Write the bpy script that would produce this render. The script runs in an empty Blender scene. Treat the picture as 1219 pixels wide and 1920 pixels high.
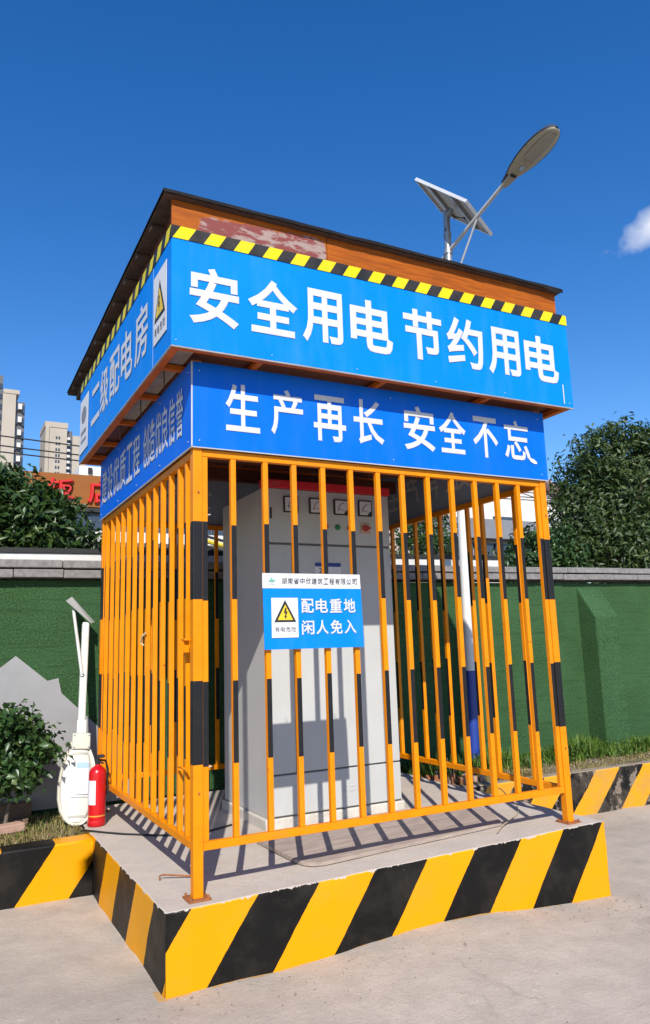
import bpy, bmesh, math, random
import numpy as np
from mathutils import Vector, Matrix, noise

random.seed(7)
rng = np.random.default_rng(7)
S = bpy.context.scene
COL = S.collection
R = math.radians

# ------------------------------------------------------------------ camera
cam_d = bpy.data.cameras.new('camera')
cam = bpy.data.objects.new('camera', cam_d)
COL.objects.link(cam)
S.camera = cam
S.render.resolution_x, S.render.resolution_y = 650, 1024
cam_d.sensor_fit = 'VERTICAL'
cam_d.sensor_height = 36.0
cam_d.lens = 1405.67 / 1920 * 36.0
cam_d.shift_x = -0.001
cam_d.shift_y = -0.0008
cam_d.clip_start = 0.05
cam_d.clip_end = 6000
CAM = Vector((-1.2121, -3.8242, 1.2104))
rx, ry, rz = 0.1777, 0.0326, -0.4851
Rm = Matrix.Rotation(rz, 3, 'Z') @ Matrix.Rotation(rx, 3, 'X') @ Matrix.Rotation(ry, 3, 'Y')
right, fwd, up = Rm.col[0], Rm.col[1], Rm.col[2]
M = Matrix.Identity(4)
for i in range(3):
    M[i][0], M[i][1], M[i][2], M[i][3] = right[i], up[i], -fwd[i], CAM[i]
cam.matrix_world = M

# ------------------------------------------------------------------ sky and sun
SUN_DIR = Vector((-0.46, -1.07, 0.94)).normalized()      # towards the sun
w = bpy.data.worlds.new('World')
S.world = w
w.use_nodes = True
wn, wl = w.node_tree.nodes, w.node_tree.links
bg = wn['Background']
sky = wn.new('ShaderNodeTexSky')
sky.sky_type = 'NISHITA'
sky.sun_disc = False
sky.sun_elevation = math.asin(SUN_DIR.z)
sky.sun_rotation = math.atan2(SUN_DIR.x, SUN_DIR.y)
sky.altitude = 0
sky.air_density = 1.0
sky.dust_density = 0.2
sky.ozone_density = 2.0
bg.inputs[1].default_value = 0.112
# small drifting clouds, by direction of view on the sky dome
tc = wn.new('ShaderNodeTexCoord')
mp = wn.new('ShaderNodeMapping')
mp.inputs['Scale'].default_value = (1, 1, 1)
wl.new(tc.outputs['Generated'], mp.inputs[0])
nz = wn.new('ShaderNodeTexNoise')
nz.inputs['Scale'].default_value = 14.0
nz.inputs['Detail'].default_value = 8.0
nz.inputs['Roughness'].default_value = 0.6
wl.new(mp.outputs[0], nz.inputs['Vector'])
CL = Vector((0.7140, 0.521, 0.4680)).normalized()
e1 = Vector((CL.y, -CL.x, 0)).normalized()
e1 = (e1 + Vector((0, 0, 0.42)))
e1 = (e1 - CL * e1.dot(CL)).normalized()
e2 = CL.cross(e1).normalized()
def wdot(v, off=0.0):
    d = wn.new('ShaderNodeVectorMath'); d.operation = 'DOT_PRODUCT'
    wl.new(tc.outputs['Generated'], d.inputs[0]); d.inputs[1].default_value = v
    return d.outputs['Value']
def wmath(op, a, b=None):
    m = wn.new('ShaderNodeMath'); m.operation = op
    for k, x in enumerate((a, b)):
        if x is None: continue
        if isinstance(x, (int, float)): m.inputs[k].default_value = x
        else: wl.new(x, m.inputs[k])
    return m.outputs[0]
u1 = wmath('DIVIDE', wdot(e1), 0.055)
u2 = wmath('DIVIDE', wdot(e2), 0.019)
rr = wmath('SQRT', wmath('ADD', wmath('MULTIPLY', u1, u1), wmath('MULTIPLY', u2, u2)))
fall = wmath('SUBTRACT', 1.25, rr)
msk = wmath('ADD', fall, wmath('MULTIPLY', wmath('SUBTRACT', nz.outputs[0], 0.5), 2.6))
front = wmath('GREATER_THAN', wdot(CL), 0.5)
cr = wn.new('ShaderNodeMapRange'); cr.inputs[1].default_value = 0.15; cr.inputs[2].default_value = 1.5
wl.new(msk, cr.inputs[0])
cmask = wmath('MULTIPLY', wmath('MULTIPLY', cr.outputs[0], front), 0.88)
mixc = wn.new('ShaderNodeMix'); mixc.data_type = 'RGBA'
wl.new(cmask, mixc.inputs[0])
hs = wn.new('ShaderNodeHueSaturation')
hs.inputs['Hue'].default_value = 0.510
hs.inputs['Saturation'].default_value = 1.39
hs.inputs['Value'].default_value = 1.24
wl.new(sky.outputs[0], hs.inputs['Color'])
wl.new(hs.outputs[0], mixc.inputs[6])
mixc.inputs[7].default_value = (7.6, 7.7, 8.0, 1)
wl.new(mixc.outputs[2], bg.inputs[0])

sun_d = bpy.data.lights.new('sun', 'SUN')
sun_d.energy = 5.0
sun_d.angle = R(0.53)
sun_d.color = (1.0, 0.945, 0.86)
sun = bpy.data.objects.new('sun', sun_d)
COL.objects.link(sun)
sun.rotation_euler = SUN_DIR.to_track_quat('Z', 'Y').to_euler()
sun.location = (-4, -9, 9)

vs = S.view_settings
vs.view_transform = 'Standard'
vs.look = 'None'
vs.exposure = 0.35
vs.gamma = 1.0
vs.use_curve_mapping = False

# ------------------------------------------------------------------ materials
MATS = {}
def nodes_of(name):
    m = bpy.data.materials.new(name); m.use_nodes = True
    nt = m.node_tree
    return m, nt, nt.nodes, nt.links, nt.nodes['Principled BSDF']

def mth(nt, op, a, b=None, c=None):
    m = nt.nodes.new('ShaderNodeMath'); m.operation = op
    for k, x in enumerate((a, b, c)):
        if x is None: continue
        if isinstance(x, (int, float)): m.inputs[k].default_value = x
        else: nt.links.new(x, m.inputs[k])
    return m.outputs[0]

def noise_of(nt, scale, detail=4, rough=0.55, vec=None, stretch=None):
    n = nt.nodes.new('ShaderNodeTexNoise')
    n.inputs['Scale'].default_value = scale
    n.inputs['Detail'].default_value = detail
    n.inputs['Roughness'].default_value = rough
    if vec is None:
        t = nt.nodes.new('ShaderNodeTexCoord'); vec = t.outputs['Object']
    if stretch:
        mpn = nt.nodes.new('ShaderNodeMapping'); mpn.inputs['Scale'].default_value = stretch
        nt.links.new(vec, mpn.inputs[0]); vec = mpn.outputs[0]
    nt.links.new(vec, n.inputs['Vector'])
    return n.outputs[0]

def ramp(nt, fac, lo, hi):
    m = nt.nodes.new('ShaderNodeMapRange')
    m.inputs[1].default_value = lo; m.inputs[2].default_value = hi
    nt.links.new(fac, m.inputs[0])
    return m.outputs[0]

def mixcol(nt, fac, a, b):
    m = nt.nodes.new('ShaderNodeMix'); m.data_type = 'RGBA'
    if isinstance(fac, (int, float)): m.inputs[0].default_value = fac
    else: nt.links.new(fac, m.inputs[0])
    for k, x in ((6, a), (7, b)):
        if isinstance(x, tuple): m.inputs[k].default_value = (*x[:3], 1)
        else: nt.links.new(x, m.inputs[k])
    return m.outputs[2]

def bump(nt, b, height, strength, dist=0.01):
    n = nt.nodes.new('ShaderNodeBump')
    n.inputs['Strength'].default_value = strength
    n.inputs['Distance'].default_value = dist
    nt.links.new(height, n.inputs['Height'])
    nt.links.new(n.outputs[0], b.inputs['Normal'])

def mat(name, col, rough=0.5, col2=None, nscale=6.0, namt=(0.4, 0.7), metal=0.0, bmp=0.0, bscale=60.0, stretch=None, spec=0.5, bdist=0.004):
    if name in MATS: return MATS[name]
    col = tuple(c * 0.79 for c in col)
    if col2 is not None: col2 = tuple(c * 0.79 for c in col2)
    m, nt, N, Lk, b = nodes_of(name)
    b.inputs['Roughness'].default_value = rough
    b.inputs['Metallic'].default_value = metal
    b.inputs['Specular IOR Level'].default_value = spec
    if col2 is None:
        col2 = tuple(c * 0.86 for c in col)
    f = ramp(nt, noise_of(nt, nscale, 6, 0.6, stretch=stretch), *namt)
    Lk.new(mixcol(nt, f, col, col2), b.inputs['Base Color'])
    rn = nt.nodes.new('ShaderNodeMapRange')
    rn.inputs[3].default_value = max(0, rough - 0.08); rn.inputs[4].default_value = min(1, rough + 0.1)
    Lk.new(noise_of(nt, nscale * 2.3, 3), rn.inputs[0])
    Lk.new(rn.outputs[0], b.inputs['Roughness'])
    if bmp:
        bump(nt, b, noise_of(nt, bscale, 4, 0.65, stretch=stretch), bmp, bdist)
    MATS[name] = m
    return m

def stripe_paint(name, axis, period, phase, c_a, c_b, duty=0.5, wobble=0.006, rough=0.42, wear=0.0, base=(0.36, 0.33, 0.30), grime=0.10, ragged=False):
    """diagonal painted stripes; axis is the vector along which they repeat"""
    m, nt, N, Lk, b = nodes_of(name)
    t = N.new('ShaderNodeNewGeometry')
    d = N.new('ShaderNodeVectorMath'); d.operation = 'DOT_PRODUCT'
    Lk.new(t.outputs['Position'], d.inputs[0]); d.inputs[1].default_value = axis
    wb = mth(nt, 'MULTIPLY', mth(nt, 'SUBTRACT', noise_of(nt, 24, 3), 0.5), wobble * 2)
    s = mth(nt, 'ADD', mth(nt, 'SUBTRACT', d.outputs['Value'], phase), wb)
    fr = mth(nt, 'FRACT', mth(nt, 'DIVIDE', s, period))
    sel = mth(nt, 'GREATER_THAN', fr, duty)
    c = mixcol(nt, sel, c_a, c_b)
    g = ramp(nt, noise_of(nt, 5, 7, 0.65), 0.45, 0.8)
    c = mixcol(nt, mth(nt, 'MULTIPLY', g, grime), c, (0.20, 0.16, 0.12))
    if wear:
        wv = ramp(nt, noise_of(nt, 9, 9, 0.7), 0.60 - wear, 0.63 - wear)
        blk = mth(nt, 'MULTIPLY', wv, mth(nt, 'ADD', mth(nt, 'MULTIPLY', sel, 0.60), 0.35 if wear < 0 else 0.12))
        c = mixcol(nt, blk, c, base)
    if ragged:                       # bare concrete showing along the uneven upper limit of the paint
        sp_ = N.new('ShaderNodeSeparateXYZ'); Lk.new(t.outputs['Position'], sp_.inputs[0])
        zz_ = mth(nt, 'SUBTRACT', sp_.outputs[2], mth(nt, 'MULTIPLY', sp_.outputs[0], 0.0146))
        lim = mth(nt, 'SUBTRACT', 0.004, mth(nt, 'MULTIPLY', ramp(nt, noise_of(nt, 11, 6, 0.7), 0.45, 0.75), 0.030))
        c = mixcol(nt, mth(nt, 'GREATER_THAN', zz_, lim), c, (0.42, 0.37, 0.315))
    Lk.new(c, b.inputs['Base Color'])
    b.inputs['Specular IOR Level'].default_value = 0.18
    rr_ = N.new('ShaderNodeMapRange'); rr_.inputs[3].default_value = rough - 0.1; rr_.inputs[4].default_value = rough + 0.2
    Lk.new(noise_of(nt, 8, 4), rr_.inputs[0]); Lk.new(rr_.outputs[0], b.inputs['Roughness'])
    bump(nt, b, noise_of(nt, 45, 5, 0.6), 0.35, 0.004)
    MATS[name] = m
    return m

YEL = (0.67, 0.285, 0.0)
BLK = (0.007, 0.0065, 0.006)
orange = mat('orange_enamel', (0.90, 0.285, 0.0), 0.42, (0.78, 0.225, 0.0), 9, (0.45, 0.8), bmp=0.08, bscale=90, spec=0.22)
def weathered_orange():
    nt = orange.node_tree; b = nt.nodes['Principled BSDF']
    src = b.inputs['Base Color'].links[0].from_socket
    ge = nt.nodes.new('ShaderNodeNewGeometry')
    n = noise_of(nt, 28, 7, 0.7, vec=ge.outputs['Position'])
    c = mixcol(nt, mth(nt, 'MULTIPLY', ramp(nt, n, 0.665, 0.69), 0.85), src, (0.16, 0.055, 0.018))
    d = noise_of(nt, 3.5, 6, 0.65, vec=ge.outputs['Position'], stretch=(1, 1, 0.35))
    c = mixcol(nt, mth(nt, 'MULTIPLY', ramp(nt, d, 0.50, 0.75), 0.28), c, (0.42, 0.17, 0.03))
    nt.links.new(c, b.inputs['Base Color'])
weathered_orange()
def dusty(m, col, amt, sc):
    nt = m.node_tree; b = nt.nodes['Principled BSDF']
    src = b.inputs['Base Color'].links[0].from_socket
    ge = nt.nodes.new('ShaderNodeNewGeometry')
    d = noise_of(nt, sc, 7, 0.65, vec=ge.outputs['Position'], stretch=(1, 1, 0.22))
    c = mixcol(nt, mth(nt, 'MULTIPLY', ramp(nt, d, 0.48, 0.78), amt), src, col)
    nt.links.new(c, b.inputs['Base Color'])
blackp = mat('black_enamel', (0.014, 0.014, 0.016), 0.42, (0.024, 0.022, 0.021), 14, (0.5, 0.8), bmp=0.08, bscale=90, spec=0.25)
rust = mat('rusty_orange', (0.42, 0.13, 0.03), 0.7, (0.20, 0.08, 0.04), 30, (0.35, 0.65), bmp=0.3)
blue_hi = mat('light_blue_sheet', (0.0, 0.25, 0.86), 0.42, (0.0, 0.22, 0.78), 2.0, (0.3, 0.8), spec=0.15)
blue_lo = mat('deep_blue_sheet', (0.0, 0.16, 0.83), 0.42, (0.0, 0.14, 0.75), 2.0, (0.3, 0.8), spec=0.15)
vinyl = mat('white_vinyl', (0.68, 0.68, 0.70), 0.5, (0.62, 0.62, 0.64), 8, (0.4, 0.8))
grey_back = mat('grey_sheet_back', (0.40, 0.48, 0.58), 0.5, (0.34, 0.42, 0.52), 4)
grey_back_txt = mat('faint_print_on_back', (0.80, 0.80, 0.76), 0.6)
edge_trim = mat('pale_edge_trim', (0.52, 0.53, 0.53), 0.5)
ply_dark = mat('dark_formwork_ply', (0.19, 0.05, 0.022), 0.55, (0.10, 0.028, 0.016), 5, (0.3, 0.7), stretch=(1, 8, 8), bmp=0.15)
felt = mat('black_roof_felt', (0.008, 0.008, 0.010), 0.8, (0.018, 0.017, 0.016), 12, bmp=0.5, bscale=40, spec=0.2)
soff = mat('pale_soffit_board', (0.46, 0.40, 0.33), 0.75, (0.30, 0.24, 0.19), 7, (0.35, 0.7), bmp=0.1)
rooftimber = mat('weathered_batten', (0.11, 0.06, 0.035), 0.8, (0.045, 0.03, 0.022), 18, bmp=0.3)
cab_paint = mat('light_grey_powder_coat', (0.57, 0.575, 0.56), 0.42, (0.52, 0.525, 0.51), 3, (0.3, 0.8), bmp=0.05, bscale=300)
cab_gap = mat('dark_gap', (0.20, 0.20, 0.20), 0.8)
plinth_m = mat('cream_plinth', (0.66, 0.62, 0.55), 0.7, (0.5, 0.45, 0.38), 10, bmp=0.2)
red_lab = mat('red_nameplate', (0.80, 0.03, 0.04), 0.4)
red_ext = mat('red_gloss_enamel', (0.60, 0.008, 0.012), 0.22, (0.52, 0.006, 0.01), 6)
rubber = mat('black_rubber', (0.018, 0.018, 0.018), 0.6)
steel = mat('galvanised_steel', (0.42, 0.43, 0.44), 0.42, (0.34, 0.35, 0.36), 14, metal=0.55)
steel_lt = mat('pale_grey_paint', (0.58, 0.58, 0.57), 0.42, (0.50, 0.50, 0.49), 10)
white_pole = mat('white_pole_paint', (0.78, 0.78, 0.76), 0.45, (0.70, 0.69, 0.66), 5, (0.45, 0.8))
blue_pole = mat('blue_pole_paint', (0.015, 0.055, 0.34), 0.45)
lamp_white = mat('cream_white_casting', (0.66, 0.645, 0.54), 0.42, (0.58, 0.56, 0.45), 6, (0.45, 0.8), spec=0.3)
lamp_lens = mat('milky_lens', (0.70, 0.70, 0.63), 0.3, (0.66, 0.66, 0.59), 5)
lamp_dirty = mat('dusty_lens', (0.44, 0.40, 0.30), 0.5, (0.34, 0.31, 0.23), 6)
navy = mat('dark_rim', (0.05, 0.06, 0.09), 0.45)
paper = mat('white_paper', (0.78, 0.78, 0.80), 0.6)
paper_b = mat('pale_blue_paper', (0.38, 0.55, 0.80), 0.6)
paper_l = mat('pale_print', (0.66, 0.70, 0.80), 0.6)
yellow_sig = mat('yellow_sign_print', (0.90, 0.62, 0.02), 0.45)
black_sig = mat('black_sign_print', (0.015, 0.015, 0.015), 0.5)
green_sig = mat('green_logo_print', (0.20, 0.50, 0.38), 0.5)
navy_sig = mat('navy_print', (0.015, 0.05, 0.30), 0.5)
solar_m = mat('solar_cells', (0.01, 0.015, 0.045), 0.15)
alu = mat('aluminium_frame', (0.75, 0.76, 0.77), 0.4, metal=0.2)
backsheet = mat('panel_backsheet', (0.46, 0.44, 0.40), 0.6, (0.36, 0.34, 0.30), 7)
cop_m = mat('grey_coping_stone', (0.28, 0.265, 0.255), 0.85, (0.16, 0.152, 0.148), 22, (0.35, 0.7), bmp=0.5, bscale=80)
wallcore = mat('wall_render', (0.35, 0.34, 0.32), 0.85)
white_wall = mat('white_painted_wall', (0.78, 0.77, 0.74), 0.7, (0.68, 0.66, 0.62), 4)
darkcap = mat('dark_cap', (0.02, 0.02, 0.02), 0.7)
greyboard = mat('grey_board', (0.34, 0.34, 0.345), 0.7, (0.30, 0.30, 0.305), 5, bmp=0.1)
bark = mat('bark', (0.16, 0.13, 0.10), 0.85, (0.08, 0.065, 0.05), 18, bmp=0.5, bscale=30)
timber = mat('old_timber', (0.22, 0.14, 0.09), 0.8, (0.11, 0.07, 0.045), 9, stretch=(2, 14, 14), bmp=0.3)
brick_m = mat('pink_brick', (0.52, 0.33, 0.25), 0.85, (0.42, 0.26, 0.19), 20, bmp=0.4)
soil = mat('dry_soil', (0.19, 0.15, 0.10), 0.95, (0.30, 0.24, 0.15), 14, bmp=0.8, bscale=30, bdist=0.02)
tower_cream = mat('cream_facade', (0.47, 0.415, 0.345), 0.8, (0.43, 0.38, 0.315), 0.1)
tower_grey = mat('grey_facade', (0.12, 0.125, 0.145), 0.7)
glass_dk = mat('dark_window_glass', (0.05, 0.07, 0.10), 0.15)
tower_white = mat('white_balcony', (0.70, 0.68, 0.64), 0.7)
sign_brown = mat('brown_signboard', (0.32, 0.115, 0.028), 0.7, (0.27, 0.095, 0.022), 1.5, spec=0.2)
letter_red = mat('red_letter', (0.66, 0.02, 0.015), 0.4)
tile_pink = mat('pinkish_roof_tile', (0.45, 0.30, 0.26), 0.8)
pink_wall = mat('pink_wall', (0.58, 0.46, 0.41), 0.8)
grey_conc = mat('grey_fascia', (0.24, 0.25, 0.27), 0.7)
cable_m = mat('black_cable', (0.015, 0.015, 0.015), 0.6)
wire_m = mat('straw_wire', (0.55, 0.45, 0.28), 0.6)
yellow_b = mat('yellow_boom', (0.80, 0.60, 0.05), 0.5)
ply_board = mat('grey_plywood', (0.47, 0.38, 0.32), 0.8, (0.32, 0.25, 0.21), 6, (0.35, 0.65), stretch=(1, 5, 5), bmp=0.25, bscale=50)

dusty(blue_hi, (0.16, 0.33, 0.54), 0.13, 6)
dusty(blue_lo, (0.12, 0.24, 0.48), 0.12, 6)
dusty(cab_paint, (0.30, 0.28, 0.24), 0.25, 5)
dusty(vinyl, (0.36, 0.36, 0.36), 0.3, 8)
# wood fascia with peeled film
def wood_fascia():
    m, nt, N, Lk, b = nodes_of('orange_plywood')
    g = noise_of(nt, 6, 8, 0.68, stretch=(0.8, 8, 12))
    c = mixcol(nt, ramp(nt, g, 0.35, 0.7), (0.37, 0.092, 0.004), (0.19, 0.042, 0.004))
    # peeled patch on the left board (maroon veneer and pale residue)
    t = N.new('ShaderNodeNewGeometry'); sp = N.new('ShaderNodeSeparateXYZ'); Lk.new(t.outputs['Position'], sp.inputs[0])
    inx = mth(nt, 'MULTIPLY', ramp(nt, sp.outputs[0], -0.12, 0.05), ramp(nt, sp.outputs[0], 0.80, 0.75))
    inz = mth(nt, 'ADD', mth(nt, 'MULTIPLY', ramp(nt, sp.outputs[2], 3.640, 3.54), 0.66), mth(nt, 'MULTIPLY', ramp(nt, sp.outputs[0], 0.1, 0.75), 0.12))
    n1 = noise_of(nt, 5, 8, 0.62, stretch=(1, 1, 2.2))
    mk = ramp(nt, mth(nt, 'MULTIPLY', mth(nt, 'ADD', n1, mth(nt, 'SUBTRACT', inz, 0.33)), inx), 0.50, 0.56)
    c = mixcol(nt, mk, c, (0.19, 0.05, 0.045))
    n2 = noise_of(nt, 6, 10, 0.72, stretch=(1, 1, 3.2))
    mk2 = mth(nt, 'MULTIPLY', ramp(nt, n2, 0.50, 0.56), ramp(nt, mth(nt, 'MULTIPLY', mth(nt, 'ADD', n1, mth(nt, 'SUBTRACT', inz, 0.33)), inx), 0.46, 0.6))
    c = mixcol(nt, mth(nt, 'MULTIPLY', mk2, 0.9), c, (0.31, 0.235, 0.21))
    # small pale scuffs elsewhere
    n3 = noise_of(nt, 5.5, 10, 0.75)
    c = mixcol(nt, mth(nt, 'MULTIPLY', ramp(nt, n3, 0.66, 0.72), 0.6), c, (0.62, 0.38, 0.22))
    Lk.new(c, b.inputs['Base Color'])
    b.inputs['Roughness'].default_value = 0.6
    b.inputs['Specular IOR Level'].default_value = 0.2
    bump(nt, b, g, 0.15, 0.003)
    return m
fascia_m = wood_fascia()

def turf_mat():
    m, nt, N, Lk, b = nodes_of('artificial_turf')
    fine = noise_of(nt, 70, 5, 0.75)
    wide = noise_of(nt, 2.2, 4, 0.6)
    rows = noise_of(nt, 14, 3, 0.6, stretch=(0.15, 1, 3.0))
    c = mixcol(nt, ramp(nt, fine, 0.36, 0.66), (0.012, 0.036, 0.011), (0.066, 0.158, 0.056))
    c = mixcol(nt, mth(nt, 'MULTIPLY', ramp(nt, wide, 0.4, 0.75), 0.45), c, (0.058, 0.140, 0.060))
    c = mixcol(nt, mth(nt, 'MULTIPLY', ramp(nt, rows, 0.52, 0.68), 0.35), c, (0.012, 0.038, 0.018))
    Lk.new(c, b.inputs['Base Color'])
    b.inputs['Roughness'].default_value = 0.85
    b.inputs['Specular IOR Level'].default_value = 0.2
    bump(nt, b, fine, 0.9, 0.02)
    return m
turf = turf_mat()

def concrete_mat(name, c1, c2, c3, crack=True):
    m, nt, N, Lk, b = nodes_of(name)
    big = noise_of(nt, 0.9, 6, 0.6)
    mid = noise_of(nt, 5.5, 8, 0.65)
    fine = noise_of(nt, 90, 4, 0.7)
    c = mixcol(nt, ramp(nt, big, 0.35, 0.7), c1, c2)
    c = mixcol(nt, mth(nt, 'MULTIPLY', ramp(nt, mid, 0.42, 0.75), 0.65), c, c3)
    c = mixcol(nt, mth(nt, 'MULTIPLY', ramp(nt, fine, 0.52, 0.8), 0.55), c, tuple(x * 0.55 for x in c3))
    spot = noise_of(nt, 38, 2, 0.5)
    c = mixcol(nt, mth(nt, 'MULTIPLY', ramp(nt, spot, 0.70, 0.75), 0.5), c, (0.60, 0.55, 0.50))
    if crack:
        t = N.new('ShaderNodeTexCoord')
        dn = N.new('ShaderNodeTexNoise'); dn.inputs['Scale'].default_value = 2.2; dn.inputs['Detail'].default_value = 6
        Lk.new(t.outputs['Object'], dn.inputs['Vector'])
        mx = N.new('ShaderNodeMix'); mx.data_type = 'RGBA'; mx.inputs[0].default_value = 0.35
        Lk.new(t.outputs['Object'], mx.inputs[6]); Lk.new(dn.outputs[1], mx.inputs[7])
        v = N.new('ShaderNodeTexVoronoi'); v.feature = 'DISTANCE_TO_EDGE'; v.inputs['Scale'].default_value = 0.75
        Lk.new(mx.outputs[2], v.inputs['Vector'])
        ck = ramp(nt, v.outputs['Distance'], 0.006, 0.001)
        ck = mth(nt, 'MULTIPLY', ck, ramp(nt, noise_of(nt, 1.7, 3), 0.48, 0.62))
        c = mixcol(nt, mth(nt, 'MULTIPLY', ck, 0.3), c, (0.2, 0.165, 0.135))
    if crack:                        # dribbles of yellow paint along the foot of the plinth
        sp_ = N.new('ShaderNodeSeparateXYZ'); g_ = N.new('ShaderNodeNewGeometry'); Lk.new(g_.outputs['Position'], sp_.inputs[0])
        inx = mth(nt, 'MULTIPLY', mth(nt, 'GREATER_THAN', sp_.outputs[0], -0.20), mth(nt, 'LESS_THAN', sp_.outputs[0], 2.73))
        edge = ramp(nt, sp_.outputs[1], -0.145, -0.09)
        n_ = noise_of(nt, 9, 6, 0.7)
        pm = mth(nt, 'MULTIPLY', ramp(nt, mth(nt, 'ADD', mth(nt, 'MULTIPLY', edge, 0.35), n_), 0.80, 0.84), inx)
        pm = mth(nt, 'MULTIPLY', pm, mth(nt, 'LESS_THAN', sp_.outputs[1], 0.0))
        c = mixcol(nt, mth(nt, 'MULTIPLY', pm, 0.75), c, (0.55, 0.27, 0.02))
        st_ = ramp(nt, noise_of(nt, 0.55, 5, 0.7, stretch=(1, 2.2, 1)), 0.50, 0.68)
        c = mixcol(nt, mth(nt, 'MULTIPLY', st_, 0.35), c, (0.235, 0.195, 0.16))
    Lk.new(c, b.inputs['Base Color'])
    b.inputs['Roughness'].default_value = 0.88
    h = mth(nt, 'ADD', mth(nt, 'MULTIPLY', fine, 0.5), mth(nt, 'ADD', mid, mth(nt, 'MULTIPLY', spot, 0.4)))
    bump(nt, b, h, 0.55, 0.012)
    return m
road_m = concrete_mat('road_concrete', (0.46, 0.39, 0.32), (0.37, 0.315, 0.26), (0.30, 0.25, 0.205))
slab_m = concrete_mat('slab_concrete', (0.475, 0.415, 0.355), (0.42, 0.365, 0.31), (0.36, 0.31, 0.26), crack=False)

def leaf_mat(name, c_dark, c_mid, c_light, gloss=0.35, trans=0.25):
    m, nt, N, Lk, b = nodes_of(name)
    at = N.new('ShaderNodeAttribute'); at.attribute_name = 'tint'
    c = mixcol(nt, ramp(nt, at.outputs['Fac'], 0.0, 0.6), c_dark, c_mid)
    c = mixcol(nt, ramp(nt, at.outputs['Fac'], 0.6, 1.0), c, c_light)
    Lk.new(c, b.inputs['Base Color'])
    b.inputs['Roughness'].default_value = gloss
    b.inputs['Specular IOR Level'].default_value = 0.45
    tr = N.new('ShaderNodeBsdfTranslucent'); Lk.new(c, tr.inputs[0])
    mx = N.new('ShaderNodeMixShader'); mx.inputs[0].default_value = trans
    Lk.new(b.outputs[0], mx.inputs[1]); Lk.new(tr.outputs[0], mx.inputs[2])
    Lk.new(mx.outputs[0], nt.nodes['Material Output'].inputs[0])
    return m
leaf_a = leaf_mat('glossy_dark_leaf', (0.016, 0.038, 0.008), (0.034, 0.075, 0.014), (0.095, 0.14, 0.024), 0.42, 0.2)
leaf_b = leaf_mat('olive_leaf', (0.018, 0.036, 0.008), (0.040, 0.072, 0.014), (0.11, 0.14, 0.032), 0.5, 0.2)
leaf_c = leaf_mat('shrub_leaf', (0.020, 0.048, 0.013), (0.040, 0.092, 0.024), (0.12, 0.17, 0.04), 0.36)
grass_g = leaf_mat('green_grass', (0.05, 0.11, 0.014), (0.11, 0.20, 0.026), (0.26, 0.31, 0.06), 0.6, 0.35)
grass_d = leaf_mat('dry_grass', (0.11, 0.12, 0.03), (0.30, 0.23, 0.09), (0.46, 0.37, 0.20), 0.7, 0.3)

# ------------------------------------------------------------------ object helpers
def root_loc(p):
    v = Vector((0, 0, 0))
    while p is not None:
        v += p.location; p = p.parent
    return v

def tag(o, label=None, cat=None, group=None, kind=None):
    if label: o['label'] = label
    if cat: o['category'] = cat
    if group: o['group'] = group
    if kind: o['kind'] = kind
    return o

def thing(name, label, cat, loc=(0, 0, 0), group=None, rot=None):
    o = bpy.data.objects.new(name, None)
    o.empty_display_size = 0.1
    COL.objects.link(o)
    o.location = loc
    if rot is not None: o.rotation_euler = rot
    return tag(o, label, cat, group)

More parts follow.
